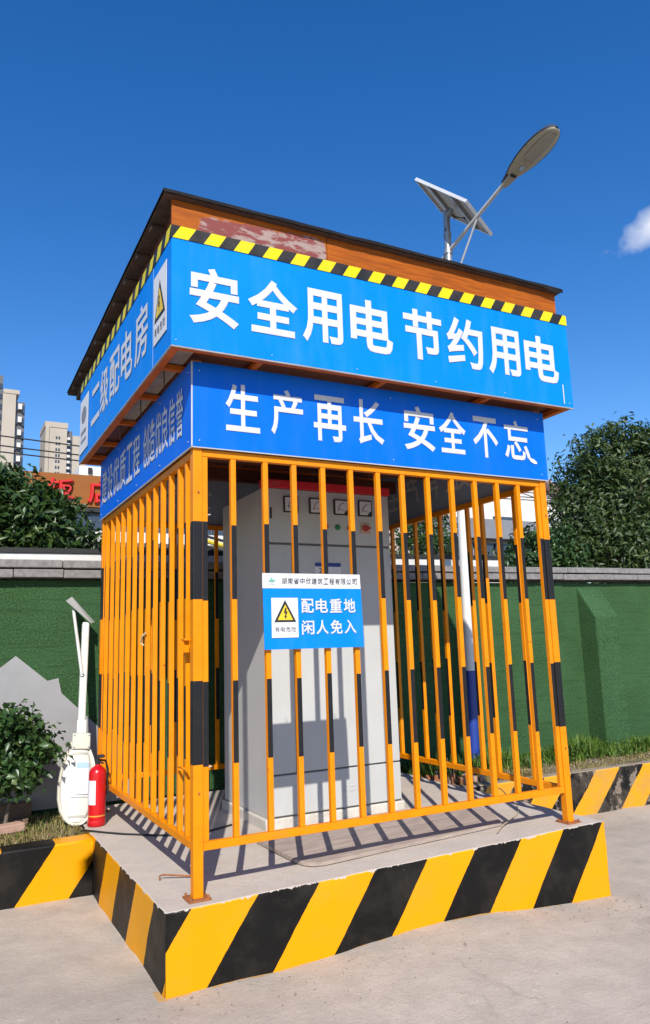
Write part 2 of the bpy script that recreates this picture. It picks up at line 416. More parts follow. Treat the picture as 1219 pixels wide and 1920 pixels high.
class MB:
    """collects shapes, in world coordinates unless local=True on build"""
    def __init__(self):
        self.v = []; self.f = []; self.m = []
    def add(self, vs, fs, mi=0):
        o = len(self.v)
        self.v += [tuple(x) for x in vs]
        for f in fs:
            self.f.append(tuple(i + o for i in f)); self.m.append(mi)
        return self
    def box(self, x0, x1, y0, y1, z0, z1, mi=0):
        vs = [(x0, y0, z0), (x1, y0, z0), (x1, y1, z0), (x0, y1, z0), (x0, y0, z1), (x1, y0, z1), (x1, y1, z1), (x0, y1, z1)]
        return self.add(vs, [(3, 2, 1, 0), (4, 5, 6, 7), (0, 1, 5, 4), (1, 2, 6, 5), (2, 3, 7, 6), (3, 0, 4, 7)], mi)
    def hexa(self, b, t, mi=0):
        """b: 4 bottom points ccw, t: 4 top points"""
        return self.add(list(b) + list(t), [(3, 2, 1, 0), (4, 5, 6, 7), (0, 1, 5, 4), (1, 2, 6, 5), (2, 3, 7, 6), (3, 0, 4, 7)], mi)
    def tube(self, pts, rad, seg=10, mi=0, cap=True):
        pts = [Vector(p) for p in pts]
        if not isinstance(rad, (list, tuple)): rad = [rad] * len(pts)
        o = len(self.v)
        prev = None
        for i, p in enumerate(pts):
            a = pts[max(0, i - 1)]; b = pts[min(len(pts) - 1, i + 1)]
            t = (b - a).normalized()
            if prev is None:
                n = t.orthogonal().normalized()
            else:
                n = (prev - t * prev.dot(t))
                n = n.normalized() if n.length > 1e-6 else t.orthogonal().normalized()
            prev = n
            bb = t.cross(n)
            for k in range(seg):
                a_ = 2 * math.pi * k / seg
                self.v.append(tuple(p + (n * math.cos(a_) + bb * math.sin(a_)) * rad[i]))
        for i in range(len(pts) - 1):
            for k in range(seg):
                k2 = (k + 1) % seg
                self.f.append((o + i * seg + k, o + i * seg + k2, o + (i + 1) * seg + k2, o + (i + 1) * seg + k)); self.m.append(mi)
        if cap:
            self.f.append(tuple(o + k for k in reversed(range(seg)))); self.m.append(mi)
            e = o + (len(pts) - 1) * seg
            self.f.append(tuple(e + k for k in range(seg))); self.m.append(mi)
        return self
    def lathe(self, c, prof, seg=24, mi=0, mis=None):
        """profile of (radius, z) turned about the vertical through c"""
        o = len(self.v); c = Vector(c)
        for r, z in prof:
            for k in range(seg):
                a = 2 * math.pi * k / seg
                self.v.append((c.x + r * math.cos(a), c.y + r * math.sin(a), c.z + z))
        for i in range(len(prof) - 1):
            for k in range(seg):
                k2 = (k + 1) % seg
                self.f.append((o + i * seg + k, o + i * seg + k2, o + (i + 1) * seg + k2, o + (i + 1) * seg + k))
                self.m.append(mis[i] if mis else mi)
        return self
    def prism(self, poly, vec, mi=0):
        """poly: list of 3d points (ccw seen from the front), pushed along vec"""
        n = len(poly); vec = Vector(vec)
        vs = [Vector(p) for p in poly] + [Vector(p) + vec for p in poly]
        fs = [tuple(range(n)), tuple(reversed(range(n, 2 * n)))]
        for i in range(n):
            j = (i + 1) % n
            fs.append((i, i + n, j + n, j))
        return self.add(vs, fs, mi)
    def build(self, name, mats, parent=None, local=False, bevel=0.0, smooth=False, bseg=2, weld=False):
        me = bpy.data.meshes.new(name)
        off = Vector((0, 0, 0)) if (local or parent is None) else root_loc(parent)
        me.from_pydata([(x - off.x, y - off.y, z - off.z) for x, y, z in self.v], [], self.f)
        if not isinstance(mats, (list, tuple)): mats = [mats]
        for m_ in mats: me.materials.append(m_)
        me.polygons.foreach_set('material_index', self.m)
        me.update()
        o = bpy.data.objects.new(name, me)
        COL.objects.link(o)
        if parent: o.parent = parent
        bm = bmesh.new(); bm.from_mesh(me)
        if weld: bmesh.ops.remove_doubles(bm, verts=bm.verts, dist=0.0004)
        bmesh.ops.recalc_face_normals(bm, faces=bm.faces)
        bm.to_mesh(me); bm.free()
        if bevel:
            md = o.modifiers.new('bevel', 'BEVEL'); md.width = bevel; md.segments = bseg
            md.limit_method = 'ANGLE'; md.angle_limit = R(40)
        if smooth:
            me.polygons.foreach_set('use_smooth', [True] * len(me.polygons))
            md = None
            try:
                me.set_sharp_from_angle(angle=R(45))
            except Exception:
                pass
        return o

# ------------------------------------------------------------------ lettering
GL = {}
def glyph(ch, bold, ext=0.0):
    k = (ch, bold, ext)
    if k in GL: return GL[k]
    cu = bpy.data.curves.new('g', 'FONT')
    cu.body = ch; cu.size = 1.0; cu.resolution_u = 3
    cu.bevel_depth = bold; cu.bevel_resolution = 0; cu.extrude = ext
    if not bold and not ext: cu.fill_mode = 'FRONT'
    ob = bpy.data.objects.new('g', cu)
    COL.objects.link(ob)
    dg = bpy.context.evaluated_depsgraph_get(); dg.update()
    me = bpy.data.meshes.new_from_object(ob.evaluated_get(dg))
    vs = np.array([v.co[:] for v in me.vertices])
    fs = [tuple(p.vertices) for p in me.polygons]
    lo, hi = vs.min(0), vs.max(0)
    zr = max(abs(lo[2]), abs(hi[2]), 1e-6)
    vs[:, :2] = (vs[:, :2] - lo[:2]) / np.maximum(hi[:2] - lo[:2], 1e-6)
    vs[:, 2] /= zr
    bpy.data.objects.remove(ob); bpy.data.curves.remove(cu); bpy.data.meshes.remove(me)
    GL[k] = (vs, fs)
    return GL[k]

def letter(ch, origin, ex, ey, parent, m, bold=0.022, name='letter', nrm=None, thick=0.0008, ext=0.0):
    """origin = lower left corner; ex, ey = full box edges; thick = half thickness of the cut vinyl"""
    vs, fs = glyph(ch, bold, ext)
    origin, ex, ey = Vector(origin), Vector(ex), Vector(ey)
    nv = ex.cross(ey).normalized() * (thick if (bold or ext) else 0.0)
    return MB().add([origin + ex * float(a) + ey * float(b) + nv * float(c) for a, b, c in vs], fs).build(name, m, parent)

# ================================================================== THE SETTING
W, D, H = 2.544, 2.472, 2.30
GX0, GY0, GX1 = -0.167, -0.089, 2.712      # platform
def gz(x, y):
    xc = max(-6.0, min(9.0, x))
    z = -0.366 - 0.0169 * xc
    z += 0.060 * math.exp(-((x - 1.45) / 0.75) ** 2) * math.exp(-((y + 0.1) / 0.5) ** 2)
    return z
def ptop(x):                               # platform top rises slightly to the right
    return 0.0146 * max(-0.2, min(2.8, x))

xs = [-3000, -300, -30, -8] + list(np.arange(-6, -0.61, 0.15)) + list(np.arange(-0.6, 3.21, 0.05)) + list(np.arange(3.3, 9.01, 0.15)) + [12, 40, 300, 3000]
ys = [-3000, -300, -30, -10] + list(np.arange(-8, -0.61, 0.15)) + list(np.arange(-0.5, 1.91, 0.05)) + list(np.arange(2.0, 3.01, 0.15)) + [8, 40, 300, 3000]
gv = []; nx = len(xs)
for y in ys:
    for x in xs:
        z = gz(x, y)
        if -6 < x < 9 and -8 < y < 3:
            z += 0.010 * max(0, noise.noise((x * 5.5, y * 5.5, 7))) * math.exp(-(max(0, -0.09 - y) / 0.12) ** 2) + 0.004 * noise.noise((x * 3.1, y * 3.1, 0)) + 0.006 * noise.noise((x * 0.9, y * 0.9, 4))
        gv.append((x, y, z))
gf = [(j * nx + i, j * nx + i + 1, (j + 1) * nx + i + 1, (j + 1) * nx + i) for j in range(len(ys) - 1) for i in range(nx - 1)]
g = MB().add(gv, gf).build('ground', road_m, smooth=True)
tag(g, kind='structure')

# platform: concrete slab with painted faces
front_paint = stripe_paint('platform_front_paint', (1, 0, -0.73), 0.676, -0.034, YEL, BLK, wobble=0.004, wear=-0.085, ragged=True)
left_paint = stripe_paint('platform_side_paint', (0, 1, 0.60), 0.742, 0.107, YEL, BLK, wobble=0.006, wear=-0.085, ragged=True)
kerb_paint_l = stripe_paint('kerb_paint', (1, 0, -0.70), 0.66, -0.40, YEL, BLK, wobble=0.006, wear=-0.08)
kerb_paint_r = stripe_paint('worn_kerb_paint', (1, 0, -0.95), 0.66, 4.60, (0.60, 0.28, 0.010), BLK, wobble=0.012, rough=0.6, wear=0.04, base=(0.25, 0.20, 0.155), grime=0.5)
def fine_box(x0, x1, y0, y1, zlo, zhi, step=0.12, jit=0.004):
    """box with subdivided, slightly uneven front/left/right faces; material 0 top, 1 front, 2 sides"""
    mb = MB()
    nxs = max(2, int((x1 - x0) / step)); nys = max(2, int((y1 - y0) / step))
    X = np.linspace(x0, x1, nxs + 1); Y = np.linspace(y0, y1, nys + 1)
    def J(x, y, z, k): return jit * noise.noise((x * 4 + k, y * 4, z * 4))
    # top
    vs = []; fs = []
    for j, y in enumerate(Y):
        for i, x in enumerate(X):
            ex_ = J(x, y, 0, 3) if j == 0 else 0
            vs.append((x + (J(0, y, 0, 9) if i == 0 else 0), y + ex_, zhi(x) + 0.5 * J(x, y, 1, 5)))
    n_ = nxs + 1
    for j in range(nys):
        for i in range(nxs):
            fs.append((j * n_ + i, j * n_ + i + 1, (j + 1) * n_ + i + 1, (j + 1) * n_ + i))
    mb.add(vs, fs, 0)
    zs = [0, 0.35, 0.7, 0.93, 1.0]
    def wall(pts, mi, nvec):
        o_v = []; o_f = []
        for q, p in enumerate(pts):
            zt = p[2]; zb = zlo(p[0], p[1])
            for k, t in enumerate(zs):
                z = zb + (zt - zb) * t
                j = 0 if k == len(zs) - 1 else J(p[0] + 7, p[1], z, 1)
                o_v.append((p[0] + nvec[0] * j, p[1] + nvec[1] * j, z))
        m_ = len(zs)
        for q in range(len(pts) - 1):
            for k in range(m_ - 1):
                o_f.append((q * m_ + k, (q + 1) * m_ + k, (q + 1) * m_ + k + 1, q * m_ + k + 1))
        mb.add(o_v, o_f, mi)
    wall([vs[i] for i in range(n_)], 1, (0, -1))
    wall([vs[j * n_] for j in range(nys + 1)], 2, (-1, 0))
    wall([vs[j * n_ + nxs] for j in range(nys + 1)], 3, (1, 0))
    wall([vs[nys * n_ + i] for i in range(n_)], 0, (0, 1))
    return mb
pl = fine_box(GX0, GX1, GY0, 2.66, lambda x, y: gz(x, y) - 0.08, lambda x: ptop(x), jit=0.008, step=0.09)
plat = pl.build('platform', [slab_m, front_paint, left_paint, front_paint], smooth=True, weld=True, bevel=0.009)
tag(plat, kind='structure')

kl = fine_box(-5.0, GX0 - 0.003, 1.65, 1.83, lambda x, y: gz(x, y) - 0.08, lambda x: -0.012, jit=0.006)
kerb1 = kl.build('kerb', [kerb_paint_l] * 4, smooth=True, weld=True, bevel=0.014)
tag(kerb1, kind='structure')
kr = fine_box(GX1 + 0.003, 16.0, 1.70, 1.82, lambda x, y: gz(x, y) - 0.08, lambda x: -0.045 - 0.006 * (x - 4), jit=0.012)
kerb2 = kr.build('kerb', [mat('dirty_kerb_top', (0.34, 0.27, 0.19), 0.9, (0.24, 0.18, 0.12), 12, bmp=0.5), kerb_paint_r, kerb_paint_r, kerb_paint_r], smooth=True, weld=True, bevel=0.018)
tag(kerb2, kind='structure')

# planted beds behind the kerbs
def bed(name, x0, x1, y0, y1, z, amp):
    X = np.arange(x0, x1 + 0.001, (x1 - x0) / max(4, int((x1 - x0) / 0.1)))
    Y = np.linspace(y0, y1, 12)
    vs = [(x, y, z + amp * (noise.noise((x * 3, y * 3, 1)) + 0.5 * noise.noise((x * 9, y * 9, 2)))) for y in Y for x in X]
    n_ = len(X)
    fs = [(j * n_ + i, j * n_ + i + 1, (j + 1) * n_ + i + 1, (j + 1) * n_ + i) for j in range(11) for i in range(n_ - 1)]
    o = MB().add(vs, fs).build(name, soil, smooth=True)
    return tag(o, kind='structure')
bed('planting_bed', -5.0, GX0 - 0.004, 1.80, 2.80, -0.03, 0.025)
bed('planting_bed', GX1 + 0.004, 16.0, 1.79, 2.80, -0.05, 0.03)

# ------------------------------------------------------------------ perimeter wall
WY = 2.75
def wz(x): return 0.0085 * min(x, 8.6)
wall = thing('perimeter_wall', 'long garden wall clad in green artificial turf with grey coping', 'wall', (2, WY + 0.1, -0.05))
mb = MB()
mb.hexa([(-5, WY, -0.3), (16.0, WY, -0.3), (16.0, WY + 0.22, -0.3), (-5, WY + 0.22, -0.3)],
        [(-5, WY, 1.835 + wz(-5)), (16.0, WY, 1.835 + wz(16.0)), (16.0, WY + 0.22, 1.835 + wz(16.0)), (-5, WY + 0.22, 1.835 + wz(-5))])
mb.build('turf_cladding', turf, wall)
# buttress with a sloping head
bx0, bx1 = 5.60, 5.98
mb = MB()
pf = 0.25
def but(x): return [(x, WY - 0.002, -0.3), (x, WY - pf, -0.3), (x, WY - pf, 1.44), (x, WY - 0.002, 1.80)]
A, B = but(bx0), but(bx1)
mb.add(A + B, [(0, 1, 2, 3), (7, 6, 5, 4), (0, 4, 5, 1), (1, 5, 6, 2), (2, 6, 7, 3)])
mb.build('buttress', turf, wall, bevel=0.015)
# coping: lower course of short stones, upper course of slabs
x = -5.0
while x < 16.0:
    L_ = 0.40 + rng.uniform(-0.02, 0.02)
    dz = rng.uniform(-0.003, 0.003); dy = rng.uniform(-0.006, 0.004)
    MB().hexa([(x, WY - 0.085 + dy, 1.838 + wz(x) + dz), (x + L_ - 0.006, WY - 0.085 + dy, 1.838 + wz(x + L_) + dz), (x + L_ - 0.006, WY + 0.30, 1.838 + wz(x + L_) + dz), (x, WY + 0.30, 1.838 + wz(x) + dz)],
              [(x, WY - 0.085 + dy, 1.905 + wz(x) + dz), (x + L_ - 0.006, WY - 0.085 + dy, 1.905 + wz(x + L_) + dz), (x + L_ - 0.006, WY + 0.30, 1.905 + wz(x + L_) + dz), (x, WY + 0.30, 1.905 + wz(x) + dz)]
              ).build('coping_stone', cop_m, wall, bevel=0.006)
    x += L_
x = -5.0
while x < 16.0:
    L_ = 0.95 + rng.uniform(-0.05, 0.05)
    dz = rng.uniform(0, 0.005); dy = rng.uniform(-0.006, 0.006)
    za, zb = 1.914 + wz(x) + dz, 1.914 + wz(x + L_) + dz
    MB().hexa([(x, WY - 0.10 + dy, za), (x + L_ - 0.005, WY - 0.10 + dy, zb), (x + L_ - 0.005, WY + 0.32, zb), (x, WY + 0.32, za)],
              [(x, WY - 0.095 + dy, za + 0.066), (x + L_ - 0.005, WY - 0.095 + dy, zb + 0.066), (x + L_ - 0.005, WY + 0.32, zb + 0.07), (x, WY + 0.32, za + 0.07)]
              ).build('coping_slab', cop_m, wall, bevel=0.008)
    x += L_

# low white parapet with a dark cap behind the wall
par = thing('parapet', 'low white parapet with black cap just behind the turf wall', 'parapet', (0, 3.35, 0))
def slope_box(mb, x0, x1, y0, y1, z0, z1):
    return mb.hexa([(x0, y0, z0 + wz(x0) * 1.5), (x1, y0, z0 + wz(x1) * 1.5), (x1, y1, z0 + wz(x1) * 1.5), (x0, y1, z0 + wz(x0) * 1.5)],
                   [(x0, y0, z1 + wz(x0) * 1.5), (x1, y0, z1 + wz(x1) * 1.5), (x1, y1, z1 + wz(x1) * 1.5), (x0, y1, z1 + wz(x0) * 1.5)])
slope_box(MB(), -5, 4.9, 3.30, 3.45, -0.3, 2.118).build('body', white_wall, par)
slope_box(MB(), -5, 4.92, 3.285, 3.47, 2.121, 2.165).build('cap', darkcap, par)

# ================================================================== THE SHELTER
sh = thing('distribution_shelter', 'orange barred cage shelter with blue slogan boards and black felt roof', 'shelter', (W / 2, D / 2, 0.0))
BANDS = [0.633, 1.050, 1.475, 1.888]
def banded(x0, x1, y0, y1, z0, z1, faces, jig=0.012, z0b=None):
    """square tube; faces = set of 'x-','x+','y-','y+' that carry the black bands"""
    zs = [z0] + [b + rng.uniform(-jig, jig) for b in BANDS] + [z1]
    mb = MB()
    cs = [(x0, y0), (x1, y0), (x1, y1), (x0, y1)]
    vs = []
    for z in zs:
        vs += [(a, b, z) for a, b in cs]
    side = ['y-', 'x+', 'y+', 'x-']
    o = len(mb.v)
    mb.v += vs
    for k in range(len(zs) - 1):
        for s in range(4):
            s2 = (s + 1) % 4
            mb.f.append((k * 4 + s, k * 4 + s2, (k + 1) * 4 + s2, (k + 1) * 4 + s))
            mb.m.append(1 if (k in (1, 3) and side[s] in faces) else 0)
    mb.f.append((3, 2, 1, 0)); mb.m.append(0)
    t = (len(zs) - 1) * 4
    mb.f.append((t, t + 1, t + 2, t + 3)); mb.m.append(0)
    return mb
OB = [orange, blackp]
P = 0.052
allf = {'x-', 'x+', 'y-', 'y+'}
# posts and base plates
for (px, py) in ((0, 0), (W - P, 0), (0, D - P), (W - P, D - P)):
    zt = ptop(px + P / 2)
    po = banded(px, px + P, py, py + P, zt + 0.006, 2.80, allf, 0.006).build('post', OB, sh, bevel=0.004)
    bp = MB().box(px - 0.032, px + P + 0.032, py - 0.032, py + P + 0.032, zt - 0.004, zt + 0.0085)
    bp.build('base_plate', rust, po, bevel=0.002)
    for sx in (-0.018, P + 0.018):
        for sy in (-0.018, P + 0.018):
            MB().tube([(px + sx, py + sy, zt + 0.008), (px + sx, py + sy, zt + 0.022)], 0.007, 6).build('bolt', rust, po)
    for zz in (0.50, 2.05):                                  # through bolts on the post face
        MB().tube([(px + P * 0.55, py + 0.001, zz), (px + P * 0.55, py - 0.006, zz)], 0.006, 6).build('bolt', rust, po)
    if px == 0:
        for zz in (0.62, 1.93):
            MB().tube([(px + 0.084, py + 0.02, zz), (px + 0.102, py + 0.016, zz + 0.003)], 0.0035, 6).build('bolt', steel_lt, po)
B_ = 0.030
RZ0, RZ1 = 0.222, 0.262
TZ0, TZ1 = 2.252, 2.292
# front and rear barred panels (banded on their outward and inward faces)
fx = [0.222 + 0.1875 * k for k in range(12)]
for (y0, fs) in ((0.008, {'y-', 'y+'}), (D - 0.040, {'y-', 'y+'})):
    for xx in (P + 0.002, W - P - 0.002 - B_):
        banded(xx, xx + B_, y0, y0 + B_, RZ1 + 0.001, TZ0 - 0.001, fs).build('frame_stile', OB, sh, bevel=0.002)
    for xx in fx:
        xj = xx + rng.uniform(-0.006, 0.006)
        banded(xj, xj + B_, y0, y0 + B_, RZ1 + 0.001, TZ0 - 0.001, fs).build('bar', OB, sh, bevel=0.002)
    MB().box(P + 0.002, W - P - 0.002, y0 - 0.002, y0 + B_ + 0.004, RZ0, RZ1).build('rail', orange, sh, bevel=0.003)
    MB().box(P + 0.002, W - P - 0.002, y0 - 0.002, y0 + B_ + 0.004, TZ0, TZ1).build('rail', orange, sh, bevel=0.003)
# side panels
ly = [0.29 + 0.1835 * k for k in range(12)]
for (x0, fs) in ((0.008, {'x-', 'x+'}), (W - 0.038, {'x-', 'x+'})):
    for yy in (P + 0.002, D - P - 0.002 - B_):
        banded(x0, x0 + B_, yy, yy + B_, RZ1 + 0.001, TZ0 - 0.001, fs).build('frame_stile', OB, sh, bevel=0.002)
    for i, yy in enumerate(ly[:11] if x0 > 1 else ly[:12]):
        yj = yy + rng.uniform(-0.008, 0.008)
        if yj > D - 0.12: continue
        banded(x0, x0 + B_, yj, yj + B_, RZ1 + 0.001, TZ0 - 0.001, fs, 0.03).build('bar', OB, sh, bevel=0.002)
    MB().box(x0 - 0.002, x0 + B_ + 0.004, P + 0.002, D - P - 0.002, RZ0, RZ1).build('rail', orange, sh, bevel=0.003)
    MB().box(x0 - 0.002, x0 + B_ + 0.004, P + 0.002, D - P - 0.002, TZ0, TZ1).build('rail', orange, sh, bevel=0.003)
# extra stile and closing hardware of the side gate
banded(0.008, 0.008 + B_, 0.155, 0.155 + B_, RZ1 + 0.001, TZ0 - 0.001, {'x-'}, 0.03).build('gate_stile', OB, sh, bevel=0.002)
gl_ = MB().box(-0.030, 0.007, 0.062, 0.130, 1.262, 1.272).build('gate_latch', orange, sh, bevel=0.002)
MB().hexa([(-0.024, 0.09, 1.20), (0.006, 0.09, 1.20), (0.006, 0.096, 1.20), (-0.001, 0.096, 1.20)],
          [(-0.028, 0.09, 1.261), (0.006, 0.09, 1.261), (0.006, 0.096, 1.261), (-0.028, 0.096, 1.261)]).build('gusset', orange, gl_)
MB().tube([(0.004, 1.00, 1.33), (-0.012, 1.02, 1.31), (-0.012, 1.06, 1.27), (0.004, 1.05, 1.25)], 0.006, 6).build('wire_tie', wire_m, sh)
MB().tube([(0.0, 0.10, 0.60), (0.0, 0.20, 0.605), (0.0, 0.26, 0.60)], 0.008, 6).build('bolt_rod', orange, sh)

# ---- lower slogan boards
a = 0.0147
LZ0, LZ1 = 2.300, 2.785
def rectpanel(name, p0, p1, p2, p3, nrm, th, m, parent, n=14, wav=0.0022):
    """slightly wavy sheet p0(ll) p1(lr) p2(ur) p3(ul); th thickness going inwards (-nrm)"""
    p0, p1, p2, p3, nrm = map(Vector, (p0, p1, p2, p3, nrm))
    mb = MB(); vs = []; fs = []
    for j in range(5):
        for i in range(n + 1):
            u, v = i / n, j / 4
            q = (p0 * (1 - u) + p1 * u) * (1 - v) + (p3 * (1 - u) + p2 * u) * v
            ed = math.sin(math.pi * v)
            q = q + nrm * (wav * noise.noise((q.x * 2.3, q.y * 2.3, q.z * 2.3)) * ed)
            vs.append(q)
    m_ = n + 1
    for j in range(4):
        for i in range(n):
            fs.append((j * m_ + i, j * m_ + i + 1, (j + 1) * m_ + i + 1, (j + 1) * m_ + i))
    N_ = len(vs)
    back = [q - nrm * th for q in vs]
    fb = [tuple(k + N_ for k in reversed(f)) for f in fs]
    rim = list(range(n)) 
    for i in range(n):
        fs.append((i + 1, i, i + N_, i + 1 + N_))
        t = 4 * m_ + i
        fs.append((t, t + 1, t + 1 + N_, t + N_))
    for j in range(4):
        fs.append((j * m_, (j + 1) * m_, (j + 1) * m_ + N_, j * m_ + N_))
        e = j * m_ + n
        fs.append((e + m_, e, e + N_, e + m_ + N_))
    mb.add(vs + back, fs + fb)
    return mb.build(name, m, parent, smooth=True)
X0, X1, Y0, Y1 = -a, W + a, -a, D + a
T = 0.010
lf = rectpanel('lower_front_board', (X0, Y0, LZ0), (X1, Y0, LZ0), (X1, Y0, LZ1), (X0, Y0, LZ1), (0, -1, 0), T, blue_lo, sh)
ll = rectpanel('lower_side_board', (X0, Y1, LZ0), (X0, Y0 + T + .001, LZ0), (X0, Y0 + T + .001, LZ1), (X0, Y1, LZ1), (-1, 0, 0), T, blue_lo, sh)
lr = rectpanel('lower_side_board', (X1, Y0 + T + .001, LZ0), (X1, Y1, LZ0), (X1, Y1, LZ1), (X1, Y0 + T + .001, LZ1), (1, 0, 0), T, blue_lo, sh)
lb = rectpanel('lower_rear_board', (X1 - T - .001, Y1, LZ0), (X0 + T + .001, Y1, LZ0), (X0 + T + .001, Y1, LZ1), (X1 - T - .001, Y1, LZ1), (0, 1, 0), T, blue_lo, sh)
# grey reverse of the boards, seen from inside the cage
rb1 = MB().box(0.02, W - 0.02, Y1 - T - 0.007, Y1 - T - 0.004, LZ0 + 0.004, LZ1 - 0.005).build('board_lining', grey_back, sh)
rb2 = MB().box(X1 - T - 0.007, X1 - T - 0.004, 0.03, D - 0.02, LZ0 + 0.004, LZ1 - 0.005).build('board_lining', grey_back, sh)
# faint reversed print showing on the linings
yb = Y1 - T - 0.009
for ch, xa in (('安', 0.42), ('全', 0.74)):
    letter(ch, (xa + 0.22, yb, 2.44), (-0.22, 0, 0), (0, 0, 0.24), rb1, grey_back_txt, 0.012)
xb = X1 - T - 0.009
for i, ch in enumerate('生产再长'):
    letter(ch, (xb, 2.05 - 0.30 * i - 0.22, 2.42), (0, 0.22, 0), (0, 0, 0.26), rb2, grey_back_txt, 0.012)
for i, ch in enumerate('安全不忘'):
    letter(ch, (xb, 0.98 - 0.24 * i - 0.19, 2.42), (0, 0.19, 0), (0, 0, 0.26), rb2, grey_back_txt, 0.012)
# pale corner bead and bottom trim
MB().box(X0 - 0.002, X0 + 0.006, Y0 - 0.003, Y0 - 0.0005, LZ0, LZ1).build('corner_bead', steel_lt, sh)
MB().box(X0 - 0.001, X1 + 0.001, Y0 - 0.001, Y0 + T, LZ0 - 0.007, LZ0 - 0.001).build('board_trim', edge_trim, sh)
MB().box(X0 - 0.001, X0 + T, Y0 + T + 0.001, Y1, LZ0 - 0.007, LZ0 - 0.001).build('board_trim', edge_trim, sh)
for xx in (0.03, 1.28, 2.50):
    for zz in (LZ0 + 0.035, LZ1 - 0.05):
        MB().tube([(xx, Y0 + 0.001, zz), (xx, Y0 - 0.0045, zz)], 0.0036, 6).build('screw', steel_lt, lf)
for yy in (0.04, 0.62, 1.22, 1.80, 2.42):
    for zz in (LZ0 + 0.035, LZ1 - 0.05):
        MB().tube([(X0 + 0.001, yy, zz), (X0 - 0.0045, yy, zz)], 0.0036, 6).build('screw', steel_lt, ll)
LFG = [('生', 0.182, 0.388, 2.408, 2.685), ('产', 0.457, 0.663, 2.415, 2.69), ('再', 0.732, 0.95, 2.407, 2.69), ('长', 1.005, 1.22, 2.415, 2.70),
       ('安', 1.369, 1.609, 2.412, 2.704), ('全', 1.641, 1.858, 2.418, 2.70), ('不', 1.918, 2.129, 2.414, 2.695), ('忘', 2.184, 2.41, 2.423, 2.70)]
for ch, x0, x1, z0, z1 in LFG:
    letter(ch, (x0, Y0 - 0.0035, z0), (x1 - x0, 0, 0), (0, 0, z1 - z0), lf, vinyl, 0.018)
MB().prism([(2.43 + 0.035 * math.cos(t) , Y0 - 0.0035, 2.425 + 0.016 * math.sin(t) - 0.012 * math.cos(t)) for t in [k * math.pi / 6 for k in range(12)]], (0, -0.0008, 0)).build('emblem', grey_back_txt, lf)
LLG = [('建', 2.40, 2.21), ('设', 2.185, 1.99), ('优', 1.965, 1.765), ('质', 1.74, 1.545), ('工', 1.52, 1.34), ('程', 1.32, 1.125),
       ('创', 1.03, 0.885), ('造', 0.875, 0.735), ('优', 0.72, 0.585), ('良', 0.57, 0.435), ('信', 0.42, 0.29), ('誉', 0.27, 0.13)]
for ch, y0, y1 in LLG:
    letter(ch, (X0 - 0.0035, y0, 2.40), (0, y1 - y0, 0), (0, 0, 0.285), ll, vinyl, 0.010)

# ---- upper fascia boards
b0, bR = 0.175, 0.153
UX0, UX1, UY0, UY1 = -b0, W + bR, -b0, 2.602
UZ0, UZ1, SZ1 = 2.7925, 3.4055, 3.479
uf = rectpanel('upper_front_board', (UX0, UY0, UZ0), (UX1, UY0, UZ0), (UX1, UY0, SZ1 - 0.002), (UX0, UY0, SZ1 - 0.002), (0, -1, 0), T, blue_hi, sh)
ul = rectpanel('upper_side_board', (UX0, UY1, UZ0), (UX0, UY0 + T + .001, UZ0), (UX0, UY0 + T + .001, SZ1 - 0.002), (UX0, UY1, SZ1 - 0.002), (-1, 0, 0), T, blue_hi, sh)
ur = rectpanel('upper_side_board', (UX1, UY0 + T + .001, UZ0), (UX1, UY1, UZ0), (UX1, UY1, SZ1 - 0.002), (UX1, UY0 + T + .001, SZ1 - 0.002), (1, 0, 0), T, blue_hi, sh)
ub = rectpanel('upper_rear_board', (UX1 - T - .001, UY1, UZ0), (UX0 + T + .001, UY1, UZ0), (UX0 + T + .001, UY1, SZ1 - 0.002), (UX1 - T - .001, UY1, SZ1 - 0.002), (0, 1, 0), T, blue_hi, sh)
tape_f = stripe_paint('hazard_tape_front', (1, 0, -0.62), 0.1745, -0.187 - 0.62 * SZ1 + 0.062, (0.62, 0.52, 0.008), (0.022, 0.022, 0.024), wobble=0.001, rough=0.4, grime=0.2)
tape_l = stripe_paint('hazard_tape_side', (0, -1, -0.62), 0.1745, 0.03, (0.62, 0.52, 0.008), (0.022, 0.022, 0.024), wobble=0.001, rough=0.4, grime=0.2)
MB().box(UX0 - 0.0035, UX1 + 0.0035, UY0 - 0.0045, UY0 - 0.0022, UZ1, SZ1).build('hazard_tape', tape_f, uf)
MB().box(UX0 - 0.0045, UX0 - 0.0022, UY0 + 0.001, UY1, UZ1, SZ1).build('hazard_tape', tape_l, ul)
UFG = [('安', -0.077, 0.207, 2.935, 3.269), ('全', 0.26, 0.565, 2.945, 3.273), ('用', 0.597, 0.863, 2.943, 3.279), ('电', 0.916, 1.213, 2.946, 3.277),
       ('节', 1.297, 1.589, 2.953, 3.286), ('约', 1.627, 1.922, 2.95, 3.29), ('用', 1.961, 2.237, 2.943, 3.279), ('电', 2.28, 2.583, 2.95, 3.278)]
for ch, x0, x1, z0, z1 in UFG:
    letter(ch, (x0, UY0 - 0.0035, z0), (x1 - x0, 0, 0), (0, 0, z1 - z0), uf, vinyl, 0.024)
ULG = [('级', 1.71, 1.42, 2.945, 3.285), ('配', 1.375, 1.055, 2.955, 3.283), ('电', 1.01, 0.69, 2.945, 3.285), ('房', 0.63, 0.305, 2.935, 3.285)]
for ch, y0, y1, z0, z1 in ULG:
    letter(ch, (UX0 - 0.0035, y0, z0), (0, y1 - y0, 0), (0, 0, z1 - z0), ul, vinyl, 0.016)
MB().box(UX0 - 0.0043, UX0 - 0.0027, 1.775, 2.03, 3.205, 3.25).build('letter_stroke', vinyl, ul)
MB().box(UX0 - 0.0043, UX0 - 0.0027, 1.745, 2.06, 2.965, 3.012).build('letter_stroke', vinyl, ul)
